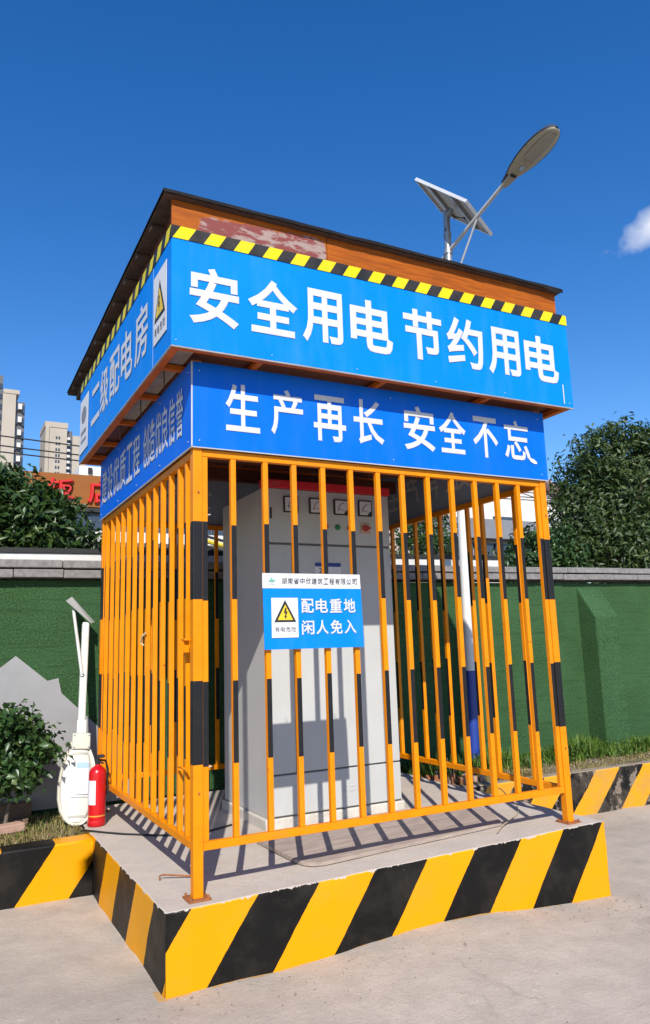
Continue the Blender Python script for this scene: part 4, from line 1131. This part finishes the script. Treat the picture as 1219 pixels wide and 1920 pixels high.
# ================================================================== SPARE LAMP LEANING ON THE WALL
base = Vector((-0.212, 2.085, -0.012))
tipp = Vector((-0.085, 2.635, 1.60))
ax = (tipp - base).normalized()
sd = Vector((1, 0, 0)); sd = (sd - ax * sd.dot(ax)).normalized()
nf = sd.cross(ax).normalized()                  # towards the viewer
if nf.y > 0: nf = -nf
sp = thing('spare_street_lamp', 'discarded white street lamp head and arm leaning upside down on the wall', 'street lamp', tuple(base))
def egg2(t):
    pts = [(0, 0.004), (0.03, 0.052), (0.08, 0.086), (0.18, 0.122), (0.32, 0.141), (0.48, 0.143), (0.64, 0.131), (0.80, 0.108), (0.92, 0.078), (1.0, 0.066)]
    for i in range(len(pts) - 1):
        if pts[i][0] <= t <= pts[i + 1][0]:
            f = (t - pts[i][0]) / (pts[i + 1][0] - pts[i][0])
            return pts[i][1] * (1 - f) + pts[i + 1][1] * f
    return 0.004
HL = 0.605
TT = [0, 0.01, 0.03, 0.055, 0.08, 0.12, 0.18, 0.25, 0.32, 0.4, 0.48, 0.56, 0.64, 0.72, 0.8, 0.86, 0.92, 1.0]
kw = dict(A=base, d=ax, s=sd, u=nf, L=HL, eg=egg2)
v_, f_ = shell(1.0, -0.005, -0.06, **kw)
MB().add(v_, f_).build('housing', lamp_white, sp, smooth=True)
# rim as a raised band
def band(w0, w1, z0, z1, t0, t1, m, name):
    vs = []; fs = []
    tl = [t0 + (t1 - t0) * t for t in TT]
    loop_o = [(t, egg2(t) * w0) for t in tl] + [(t, -egg2(t) * w0) for t in reversed(tl)]
    cen = (t0 + t1) / 2
    out = [base + ax * (HL * t) + sd * q + nf * z0 for t, q in loop_o]
    inn = [base + ax * (HL * (cen + (t - cen) * (w1 / w0))) + sd * (q * w1 / w0) + nf * z1 for t, q in loop_o]
    n = len(out)
    vs = out + inn
    for i in range(n):
        j = (i + 1) % n
        fs.append((i, j, n + j, n + i))
    return MB().add(vs, fs).build(name, m, sp, smooth=True)
band(1.0, 0.97, -0.004, 0.012, 0.0, 1.0, lamp_white, 'rim')
band(0.97, 0.90, 0.012, 0.010, 0.015, 0.985, lamp_white, 'rim')
band(0.90, 0.80, 0.010, -0.002, 0.05, 0.95, lamp_white, 'rim')
v_, f_ = shell(0.84, -0.002, 0.020, 0.05, 0.93, **kw)
MB().add(v_, f_).build('lens', lamp_lens, sp, smooth=True)
band(0.66, 0.62, 0.0195, 0.0215, 0.10, 0.86, mat('lens_ridge', (0.50, 0.49, 0.42), 0.4), 'lens_ridge')
def decal(t0, t1, q0, q1, z, m, name):
    c = [base + ax * (HL * t) + sd * q + nf * z for t, q in ((t0, q0), (t0, q1), (t1, q1), (t1, q0))]
    return MB().add(c, [(0, 1, 2, 3)]).build(name, m, sp)
decal(0.36, 0.74, -0.018, 0.070, 0.0250, paper_l, 'paper_label')
decal(0.665, 0.735, -0.016, 0.068, 0.0262, paper_b, 'label_heading')
decal(0.33, 0.338, -0.05, 0.075, 0.0250, paper_l, 'print_line')
# square bracket with bolts, tube, brace, flange plate
def obox(t0, t1, q0, q1, z0, z1, m, name, bev=0.003):
    c = [base + ax * t + sd * q for t, q in ((t0, q0), (t0, q1), (t1, q1), (t1, q0))]
    return MB().hexa([p_ + nf * z0 for p_ in c], [p_ + nf * z1 for p_ in c]).build(name, m, sp, bevel=bev)
obox(0.540, 0.660, -0.058, 0.074, -0.010, 0.034, lamp_white, 'bracket', 0.008)
for t_, q_ in ((0.556, -0.046), (0.556, 0.062), (0.644, -0.046), (0.644, 0.062)):
    p_ = base + ax * t_ + sd * q_ + nf * 0.0345
    MB().tube([p_, p_ + nf * 0.006], 0.008, 6).build('bolt', steel, sp)
tubem = mat('scuffed_white_tube', (0.64, 0.64, 0.60), 0.45, (0.46, 0.40, 0.33), 16, (0.55, 0.72), stretch=(1, 1, 0.3))
obox(0.661, 1.56, -0.022, 0.034, -0.022, 0.026, tubem, 'arm', 0.012)
obox(0.655, 0.760, -0.030, 0.040, 0.0275, 0.036, tubem, 'sleeve', 0.004)
t0p = base + ax * 1.10 + sd * -0.008 + nf * 0.030
t1p = base + ax * 1.655 + sd * -0.100 + nf * 0.030
MB().tube([t0p, t0p.lerp(t1p, 0.5), t1p], 0.013, 10).build('brace', tubem, sp, smooth=True)
p_ = base + ax * 1.12 + sd * -0.008 + nf * 0.030
MB().tube([p_, p_ + nf * 0.020], 0.010, 8).build('bolt', steel, sp)
fl = [Vector((-0.258, 2.54, 1.636)), Vector((-0.055, 2.54, 1.452)), Vector((-0.012, 2.64, 1.462)), Vector((-0.200, 2.64, 1.672))]
fln = (fl[1] - fl[0]).cross(fl[3] - fl[0]).normalized()
MB().prism(fl, fln * 0.007).build('flange_plate', steel_lt, sp)

# ================================================================== BOARD ON THE WALL, BRICK, TIMBER
yb = WY - 0.035
gb = MB().prism([(-1.6, yb, 0.02), (0.34, yb, 0.02), (0.34, yb, 0.36), (0.06, yb, 0.61), (-0.244, yb, 0.902), (-0.272, yb, 1.022), (-0.355, yb, 1.004), (-0.600, yb, 1.210), (-0.72, yb, 1.115), (-1.2, yb, 0.70), (-1.6, yb, 0.45)], (0, 0.022, 0)).build('cut_board', greyboard)
tag(gb, 'pale grey sheet with jagged cut top propped against the turf wall', 'board')
tp1 = MB().hexa([(-1.5, 2.42, 0.0), (-0.46, 2.56, 0.0), (-0.46, 2.68, 0.0), (-1.5, 2.54, 0.0)], [(-1.5, 2.42, 0.11), (-0.46, 2.56, 0.11), (-0.46, 2.68, 0.11), (-1.5, 2.54, 0.11)]).build('timber_beam', timber, bevel=0.006)
tag(tp1, 'dark old timber beam lying in the bed under the leafy shrub', 'timber')
tp2 = MB().hexa([(-1.3, 2.27, -0.01), (-0.50, 2.38, -0.01), (-0.50, 2.43, -0.01), (-1.3, 2.32, -0.01)], [(-1.3, 2.27, 0.03), (-0.50, 2.38, 0.03), (-0.50, 2.43, 0.03), (-1.3, 2.32, 0.03)]).build('timber_strip', timber, bevel=0.004)
tag(tp2, 'thin grey timber strip lying in front of the dark beam', 'timber')
br = MB().hexa([(-0.80, 2.10, -0.01), (-0.545, 2.17, -0.01), (-0.57, 2.27, -0.01), (-0.825, 2.20, -0.01)], [(-0.80, 2.10, 0.045), (-0.545, 2.17, 0.045), (-0.57, 2.27, 0.045), (-0.825, 2.20, 0.045)]).build('loose_brick', brick_m, bevel=0.006)
tag(br, 'pinkish brick lying in the dry grass near the left edge', 'brick')
# rubble by the right end of the slab
rub = thing('rubble_heap', 'small heap of broken bricks and dead twigs behind the right end of the slab', 'rubble', (3.0, 1.62, -0.3))
for k in range(16):
    cxr, cyr = 2.95 + rng.uniform(-0.2, 0.5), 1.97 + rng.uniform(-0.12, 0.15)
    s_ = rng.uniform(0.02, 0.05)
    pts_b = [(cxr + s_ * rng.uniform(0.7, 1.4) * math.cos(t), cyr + s_ * rng.uniform(0.7, 1.4) * math.sin(t), -0.06 + 0.0 * k) for t in (0.3, 1.9, 3.4, 5.0)]
    pts_t = [(q[0] * 0.8 + cxr * 0.2, q[1] * 0.8 + cyr * 0.2, -0.02 + s_ * rng.uniform(0.3, 1.2)) for q in pts_b]
    MB().hexa(pts_b, pts_t).build('chunk', brick_m if k % 2 else rust, rub)
for k in range(9):
    p0 = Vector((3.0 + rng.uniform(-0.1, 0.4), 1.95 + rng.uniform(-0.05, 0.15), -0.03))
    p1 = p0 + Vector((rng.uniform(-0.12, 0.12), rng.uniform(-0.12, 0.05), rng.uniform(0.05, 0.2)))
    MB().tube([p0, p0.lerp(p1, 0.5) + Vector((0.03 * rng.uniform(-1, 1), 0, 0.03)), p1], 0.004, 5).build('twig', bark, rub)

# ================================================================== VEGETATION
def leaf_cloud(name, pos, nrm, length, width, m, parent, droop=0.3, tint=None, fold=0.25):
    """one mesh of folded leaf blades: 6 vertices, 4 triangles each"""
    n = len(pos)
    nrm = nrm / np.maximum(np.linalg.norm(nrm, axis=1, keepdims=True), 1e-6)
    rv = rng.normal(size=(n, 3)); rv[:, 2] -= droop
    t = rv - (rv * nrm).sum(1, keepdims=True) * nrm
    t /= np.maximum(np.linalg.norm(t, axis=1, keepdims=True), 1e-6)
    s = np.cross(nrm, t)
    L = (length * rng.uniform(0.7, 1.25, n))[:, None]; Wd = (width * rng.uniform(0.75, 1.2, n))[:, None]
    base_ = pos - t * L * 0.5
    tip = pos + t * L * 0.5 - nrm * L * 0.12
    m1 = pos - t * L * 0.12 + nrm * L * 0.02
    l1 = m1 + s * Wd * 0.5 + nrm * Wd * fold
    r1 = m1 - s * Wd * 0.5 + nrm * Wd * fold
    V = np.stack([base_, l1, m1, r1, tip], 1).reshape(-1, 3)
    off = np.array(root_loc(parent)) if parent else np.zeros(3)
    V = V - off
    idx = np.arange(n)[:, None] * 5
    F = np.concatenate([idx + np.array([[0, 2, 1]]), idx + np.array([[0, 3, 2]]), idx + np.array([[1, 2, 4]]), idx + np.array([[2, 3, 4]])], 1).reshape(-1, 3)
    me = bpy.data.meshes.new(name)
    me.vertices.add(len(V)); me.vertices.foreach_set('co', V.ravel())
    me.loops.add(F.size); me.loops.foreach_set('vertex_index', F.ravel().astype(np.int32))
    me.polygons.add(len(F)); me.polygons.foreach_set('loop_start', (np.arange(len(F)) * 3).astype(np.int32))
    me.polygons.foreach_set('loop_total', np.full(len(F), 3, np.int32))
    me.update(calc_edges=True)
    at = me.attributes.new('tint', 'FLOAT', 'POINT')
    if tint is None: tint = rng.beta(2.0, 2.6, n)
    at.data.foreach_set('value', np.repeat(tint, 5).astype(np.float32))
    me.materials.append(m)
    o = bpy.data.objects.new(name, me); COL.objects.link(o)
    if parent: o.parent = parent
    return o

def crown_points(blobs, n_cl, per, spread, seed_noise=1.0, shell_lo=0.55):
    """clumps of leaves through several ellipsoids; returns positions and facing"""
    tot = sum(b[3] * b[4] * b[5] for b in blobs)
    P_, N_, C_ = [], [], []
    for (x, y, z, a_, b_, c_) in blobs:
        k = max(4, int(n_cl * (a_ * b_ * c_) / tot))
        d = rng.normal(size=(k, 3)); d /= np.linalg.norm(d, axis=1, keepdims=True)
        r = rng.uniform(shell_lo ** 3, 1, k) ** (1 / 3)
        wob = 1 + 0.16 * np.array([noise.noise((q[0] * 2.2 + x, q[1] * 2.2, q[2] * 2.2 + z)) for q in d]) * seed_noise
        cc = np.array([x, y, z]) + d * (r * wob)[:, None] * np.array([a_, b_, c_])
        for q in range(k):
            m_ = max(3, int(per * rng.uniform(0.6, 1.4)))
            pp = cc[q] + rng.normal(size=(m_, 3)) * spread * np.array([1, 1, 0.7])
            nn_ = d[q] * 0.7 + rng.normal(size=(m_, 3)) * 0.65 + np.array([0, 0, 0.55])
            P_.append(pp); N_.append(nn_); C_.append(np.clip(rng.beta(2, 2.6, m_) * 0.7 + rng.uniform(0, 0.35), 0, 1))
    return np.concatenate(P_), np.concatenate(N_), np.concatenate(C_)

def tree(name, label, cat, loc, blobs, n_cl, per, spread, length, width, m, trunk_r, limbs, group=None, shell_lo=0.5):
    t = thing(name, label, cat, loc, group)
    tk = MB()
    x, y, z = loc
    top = np.mean([[b[0], b[1], b[2]] for b in blobs], axis=0)
    tk.tube([(x, y, z), (x + 0.04, y, z + (top[2] - z) * 0.4), (top[0] * 0.7 + x * 0.3, top[1] * 0.7 + y * 0.3, top[2] - 0.15)], [trunk_r, trunk_r * 0.8, trunk_r * 0.5], 9)
    fork = Vector((x * 0.6 + top[0] * 0.4, y * 0.6 + top[1] * 0.4, z + (top[2] - z) * 0.55))
    for k in range(limbs):
        b = blobs[k % len(blobs)]
        d = Vector(rng.normal(size=3)).normalized()
        e = Vector((b[0] + d.x * b[3] * 0.85, b[1] + d.y * b[4] * 0.85, b[2] + abs(d.z) * b[5] * 0.75 - 0.25 * b[5]))
        mid = fork.lerp(e, 0.5) + Vector((rng.uniform(-0.1, 0.1), rng.uniform(-0.1, 0.1), 0.1))
        tk.tube([fork, mid, e], [trunk_r * 0.45, trunk_r * 0.25, trunk_r * 0.08], 6)
    tk.build('trunk', bark, t, smooth=True)
    P_, N_, T_ = crown_points(blobs, n_cl, per, spread, shell_lo=shell_lo)
    leaf_cloud('crown', P_, N_, length, width, m, t, tint=T_)
    return t

tree('broadleaf_tree', 'dense glossy rounded tree behind the wall in front of the brown signboard', 'tree', (-0.75, 4.5, -0.3),
     [(-0.78, 4.5, 2.42, 0.90, 0.75, 0.74), (-0.30, 4.45, 2.40, 0.52, 0.5, 0.58), (-1.5, 4.6, 2.4, 0.9, 0.8, 0.8), (0.02, 4.4, 2.25, 0.36, 0.4, 0.42)],
     1050, 26, 0.075, 0.115, 0.042, leaf_a, 0.09, 10, shell_lo=0.62)
tree('broadleaf_tree', 'tall olive green tree with bare grey twigs beyond the right end of the wall', 'tree', (9.6, 5.4, -0.4),
     [(9.9, 5.6, 3.9, 1.25, 1.1, 1.25), (8.95, 5.3, 3.35, 0.90, 0.9, 0.95), (8.4, 5.1, 2.85, 0.60, 0.7, 0.75), (9.2, 5.0, 2.55, 1.2, 0.8, 0.7), (8.0, 5.05, 2.40, 0.5, 0.5, 0.45), (10.9, 5.8, 3.6, 1.3, 1.2, 1.5), (10.2, 5.2, 2.6, 1.1, 0.9, 0.8)],
     1550, 26, 0.10, 0.125, 0.043, leaf_b, 0.12, 34, shell_lo=0.5)
tree('garden_shrub', 'bushy green shrub behind the wall, left of the tall olive tree', 'shrub', (7.0, 5.0, -0.3),
     [(6.95, 4.95, 2.35, 0.50, 0.5, 0.50), (7.5, 5.0, 2.35, 0.45, 0.5, 0.60), (6.62, 4.95, 2.10, 0.35, 0.4, 0.42)],
     330, 24, 0.07, 0.10, 0.040, leaf_c, 0.05, 8)
tree('small_tree', 'sparse small tree glimpsed through the right bars behind the parapet', 'tree', (7.4, 8.2, -0.3),
     [(7.4, 8.2, 3.2, 0.75, 0.6, 0.65), (6.8, 8.1, 2.9, 0.5, 0.5, 0.4)], 90, 20, 0.12, 0.16, 0.05, leaf_c, 0.05, 8)
tree('leafy_shrub', 'round leafy shrub in the left bed before the grey board', 'shrub', (-0.68, 2.28, -0.03),
     [(-0.68, 2.26, 0.62, 0.24, 0.20, 0.23), (-0.50, 2.24, 0.52, 0.17, 0.16, 0.16), (-0.95, 2.28, 0.58, 0.30, 0.24, 0.28), (-0.66, 2.20, 0.38, 0.24, 0.16, 0.15)],
     480, 11, 0.045, 0.066, 0.042, leaf_c, 0.016, 14, shell_lo=0.45)

def grass(name, label, pts, h, m, lean=0.5, wdt=0.006):
    n = len(pts)
    pts = np.array(pts)
    hh = h * rng.uniform(0.4, 1.3, n) * np.array([0.75 + 0.75 * noise.noise((p[0] * 1.7, p[1] * 1.7, 11)) for p in pts])
    hh = np.maximum(hh, h * 0.15)
    az = rng.uniform(0, 2 * np.pi, n); ln = rng.uniform(0.05, lean, n)
    d = np.stack([np.cos(az), np.sin(az), np.zeros(n)], 1)
    s = np.stack([-np.sin(az), np.cos(az), np.zeros(n)], 1) * (wdt * rng.uniform(0.6, 1.3, n))[:, None]
    upv = np.array([0, 0, 1.0])
    mid = pts + upv * (hh * 0.6)[:, None] + d * (hh * ln * 0.4)[:, None]
    tip = pts + upv * (hh * (1 - 0.45 * ln))[:, None] + d * (hh * ln * 1.2)[:, None]
    V = np.stack([pts - s, pts + s, mid - s * 0.7, mid + s * 0.7, tip], 1).reshape(-1, 3)
    idx = np.arange(n)[:, None] * 5
    F = np.concatenate([idx + np.array([[0, 1, 3]]), idx + np.array([[0, 3, 2]]), idx + np.array([[2, 3, 4]])], 1).reshape(-1, 3)
    me = bpy.data.meshes.new(name)
    me.vertices.add(len(V)); me.vertices.foreach_set('co', V.ravel())
    me.loops.add(F.size); me.loops.foreach_set('vertex_index', F.ravel().astype(np.int32))
    me.polygons.add(len(F)); me.polygons.foreach_set('loop_start', (np.arange(len(F)) * 3).astype(np.int32))
    me.polygons.foreach_set('loop_total', np.full(len(F), 3, np.int32))
    me.update(calc_edges=True)
    at = me.attributes.new('tint', 'FLOAT', 'POINT')
    at.data.foreach_set('value', np.repeat(rng.beta(2, 2.2, n), 5).astype(np.float32))
    me.materials.append(m)
    o = bpy.data.objects.new(name, me); COL.objects.link(o)
    return tag(o, label, None, None, 'stuff')
def scatter(n, x0, x1, y0, y1, z, dens):
    out = []
    while len(out) < n:
        x = rng.uniform(x0, x1); y = rng.uniform(y0, y1)
        if rng.uniform() < dens(x, y): out.append((x, y, z))
    return out
grass('dry_grass', 'straw coloured dry grass in the left bed behind the kerb',
      scatter(9000, -2.2, GX0 - 0.02, 1.80, 2.62, -0.045, lambda x, y: 0.25 + 0.75 * max(0, noise.noise((x * 4, y * 4, 3)) + 0.4)), 0.07, grass_d, 0.9, 0.0045)
grass('green_grass', 'low green grass in the left bed around the shrub',
      scatter(1500, -2.2, -0.25, 2.0, 2.7, -0.04, lambda x, y: 0.2 + max(0, noise.noise((x * 3, y * 3, 8)))), 0.075, grass_g, 0.7, 0.004)
grass('green_grass', 'long green grass at the foot of the turf wall on the right',
      scatter(10000, GX1 + 0.25, 8.4, 2.12, 2.74, -0.07, lambda x, y: 0.15 + 0.85 * min(1, (y - 2.0) / 0.5) * (0.55 + 0.6 * noise.noise((x * 2.2, y * 2, 5)))), 0.23, grass_g, 0.95, 0.007)
grass('dry_grass', 'short dry grass along the right kerb',
      scatter(7000, GX1 + 0.3, 8.4, 1.79, 2.35, -0.06, lambda x, y: 0.3 + 0.7 * max(0, noise.noise((x * 3, y * 3, 6)) + 0.3)), 0.06, grass_d, 0.9, 0.005)

# ================================================================== FAR BUILDINGS
# restaurant with a brown signboard and red letters
rs = thing('restaurant', 'restaurant behind the left tree with brown signboard and red characters', 'building', (3.0, 13.5, -0.4))
sb = MB().box(-3.0, 6.4, 13.0, 13.35, 4.40, 5.115).build('signboard', sign_brown, rs)
MB().box(-3.0, 6.4, 13.2, 20, -0.4, 4.395).build('wall', grey_conc, rs)
MB().box(-3.0, 6.45, 13.02, 13.19, 4.30, 4.385).build('fascia', darkcap, rs)
k = 0
for i in range(16):
    x0 = -2.9 + i * 0.58
    for (z0, z1) in ((2.6, 3.05), (3.09, 3.66), (3.70, 4.25)):
        MB().box(x0, x0 + 0.54, 13.12, 13.18, z0, z1).build('window_pane', glass_dk, rs)
MB().box(-3.0, 6.4, 12.4, 13.1, 3.55, 3.78).build('canopy', white_wall, rs)
letter('饭', (0.86, 12.985, 4.50), (0.56, 0, 0), (0, 0, 0.50), sb, letter_red, 0.03, 'letter', None, 0.07, 0.05)
letter('店', (1.70, 12.985, 4.47), (0.56, 0, 0), (0, 0, 0.52), sb, letter_red, 0.03, 'letter', None, 0.07, 0.05)
# white rooftop structure further back
wh = thing('rooftop_parapet', 'white rooftop block rising above the brown signboard', 'building', (5.0, 26.0, -0.4))
MB().box(3.62, 9.5, 26.0, 30.0, -0.4, 8.50).build('wall', white_wall, wh)
MB().box(3.95, 4.1, 25.9, 25.99, 8.20, 8.42).build('vent_pipe', darkcap, wh)

def tower(name, label, loc, parts, group):
    t = thing(name, label, 'tower', loc, group)
    return t
# nearer left tower (grey, deep balconies) cut by the frame edge
t1 = thing('residential_tower', 'high-rise at the left edge with cream end wall and stacked white balconies', 'building', (26, 362, -0.4), 'distant high-rises')
MB().box(12, 22.7, 362, 385, -0.4, 131).build('grey_block', tower_grey, t1)
MB().box(22.75, 28.4, 360, 384, 38, 122).build('end_wall', tower_cream, t1)
MB().box(22.75, 26.3, 360.2, 384, -0.4, 37.9).build('lower_wall', tower_grey, t1)
MB().box(28.45, 32.6, 362, 384, -0.4, 119).build('balcony_core', tower_grey, t1)
MB().box(22.9, 29.8, 359.7, 384, 122.05, 124).build('roof_cap', tower_cream, t1)
for i in range(13):
    z = 116.5 - 6.3 * i
    MB().box(29.5, 31.2, 360.2, 361.95, z - 1.4, z + 1.2).build('balcony', tower_white, t1)
    MB().box(28.5, 29.4, 361.0, 361.95, z - 2.2, z + 1.6).build('window', glass_dk, t1)
    MB().box(31.3, 32.5, 361.0, 361.95, z - 3.0, z + 0.6).build('window', glass_dk, t1)
for i in range(20):
    z = 127 - 5.0 * i
    MB().box(12.5, 22.4, 361.6, 361.95, z - 2.4, z).build('window', glass_dk, t1)
# farther cream tower
t2 = thing('residential_tower', 'cream high-rise with a column of paired windows left of the blue boards', 'building', (52, 380, -0.4), 'distant high-rises')
MB().box(44.2, 54.6, 380, 400, -0.4, 113.6).build('end_wall', tower_cream, t2)
MB().box(43.9, 54.9, 379.7, 400, 113.65, 116.4).build('roof_cap', tower_cream, t2)
MB().box(54.65, 57.4, 382, 400, -0.4, 113).build('balcony_core', tower_grey, t2)
MB().box(57.45, 64.5, 381, 400, -0.4, 110.5).build('side_wing', tower_cream, t2)
MB().box(44.2, 46.0, 379.4, 379.95, 40, 113.6).build('corner_pier', tower_cream, t2)
for i in range(16):
    z = 108.5 - 3.05 * i
    MB().box(49.2, 50.0, 379.85, 379.98, z - 0.8, z + 0.6).build('window', glass_dk, t2)
    MB().box(50.5, 51.3, 379.85, 379.98, z - 0.8, z + 0.6).build('window', glass_dk, t2)
    MB().box(54.8, 56.2, 380.3, 381.95, z - 0.5, z + 0.7).build('balcony', tower_white, t2)
    MB().box(54.7, 57.3, 381.8, 381.98, z - 2.0, z - 0.6).build('window', glass_dk, t2)
# houses on the right
hr = thing('flat_roofed_house', 'low grey flat-roofed house with dark window strip seen through the right bars', 'house', (12.0, 12.5, -0.4))
MB().box(9.3, 14.2, 12.0, 17, 3.95, 4.48).build('fascia', grey_conc, hr)
MB().box(9.5, 14.0, 12.3, 17, -0.4, 3.94).build('wall', pink_wall, hr)
for i in range(6):
    x0 = 9.7 + i * 0.7
    MB().box(x0, x0 + 0.6, 12.2, 12.29, 3.30, 3.85).build('window', glass_dk, hr)
    MB().box(x0 + 0.05, x0 + 0.5, 12.2, 12.29, 2.60, 3.20).build('window', paper if i % 2 else glass_dk, hr)
hg = thing('gabled_house', 'white gabled house with pinkish tile roof beyond the grey house', 'house', (16.5, 17.0, -0.4))
MB().prism([(13.2, 16, -0.4), (19.8, 16, -0.4), (19.8, 16, 5.5), (16.5, 16, 7.4), (13.2, 16, 5.5)], (0, 6, 0)).build('wall', white_wall, hg)
MB().prism([(12.9, 15.6, 5.40), (16.5, 15.6, 7.55), (20.1, 15.6, 5.40), (20.1, 15.6, 5.58), (16.5, 15.6, 7.75), (12.9, 15.6, 5.58)], (0, 6.8, 0)).build('roof', tile_pink, hg)
MB().box(15.7, 16.6, 15.93, 15.995, 4.3, 5.4).build('window', glass_dk, hg)
hp_ = thing('white_house', 'tall white house wall with a window behind the grey flat-roofed house', 'house', (10.5, 19.0, -0.4))
MB().box(9.8, 16.3, 19, 24, -0.4, 6.9).build('wall', white_wall, hp_)
for x0 in (13.3, 14.6):
    MB().box(x0, x0 + 0.7, 18.93, 18.995, 5.4, 6.4).build('window', glass_dk, hp_)
pk = thing('pink_house', 'pale pink house wall glimpsed between the cabinet and the right bars', 'house', (8.2, 12.5, -0.4))
MB().box(6.9, 9.2, 11.5, 16, -0.4, 4.3).build('wall', pink_wall, pk)
MB().box(7.6, 8.3, 11.43, 11.495, 3.0, 3.7).build('window', glass_dk, pk)
# yellow and black boom seen behind the cage
bo = thing('barrier_boom', 'sloping yellow boom with black edges behind the rear bars', 'barrier', (2.0, 7.0, 2.0))
MB().tube([(2.25, 7.0, 2.875), (3.35, 7.0, 2.62)], 0.035, 8).build('pole', yellow_b, bo)
MB().tube([(2.25, 7.03, 2.795), (3.35, 7.03, 2.54)], 0.022, 8).build('lower_rail', darkcap, bo)
MB().tube([(2.25, 7.03, 2.955), (3.35, 7.03, 2.70)], 0.022, 8).build('upper_rail', darkcap, bo)

# overhead cables
def cablex(p0, p1, sag, label, r=0.012):
    p0, p1 = Vector(p0), Vector(p1)
    pts = [p0.lerp(p1, t) - Vector((0, 0, sag * 4 * t * (1 - t))) for t in np.linspace(0, 1, 24)]
    o = MB().tube(pts, r, 5).build('overhead_cable', cable_m, smooth=True)
    return tag(o, label, 'cable', 'overhead cables')
cablex((-12, 9, 5.65), (14, 9, 4.6), 0.45, 'uppermost thin overhead cable crossing before the left towers')
cablex((-12, 9, 5.40), (14, 9, 4.5), 0.43, 'second overhead cable below the uppermost one')
cablex((-12, 9, 5.27), (14, 9, 4.45), 0.44, 'lowest overhead cable just above the brown signboard')
cablex((9.0, 9.2, 5.0), (17, 9.2, 3.4), 0.1, 'thin overhead cable sloping down beside the right tree')
cablex((9.0, 9.2, 5.2), (17, 9.2, 3.7), 0.1, 'upper thin overhead cable sloping down towards the right tree')

# loose grit on the road beside the plinth
gm = MB()
for k in range(420):
    if k % 3:
        x = rng.uniform(-0.6, 3.4); y = -0.10 - abs(rng.normal()) * 0.28
    else:
        x = rng.uniform(-1.6, 4.8); y = rng.uniform(-1.6, 1.5)
        if GX0 - 0.05 < x < GX1 + 0.05 and y > GY0 - 0.05: continue
    s_ = float(np.clip(rng.lognormal(-5.5, 0.45), 0.002, 0.012))
    z = gz(x, y) + 0.003
    a_ = rng.uniform(0, 6.28)
    ring = [(x + s_ * rng.uniform(0.7, 1.2) * math.cos(a_ + t), y + s_ * rng.uniform(0.7, 1.2) * math.sin(a_ + t), z) for t in (0, 1.3, 2.5, 3.8, 5.0)]
    gm.add(ring + [(x, y, z + s_ * 0.9)], [(0, 1, 5), (1, 2, 5), (2, 3, 5), (3, 4, 5), (4, 0, 5)])
gr = gm.build('grit', mat('grit_stone', (0.42, 0.35, 0.28), 0.9, (0.22, 0.18, 0.15), 60, (0.4, 0.6)))
tag(gr, 'scattered fine grit on the concrete road beside the striped plinth', None, None, 'stuff')
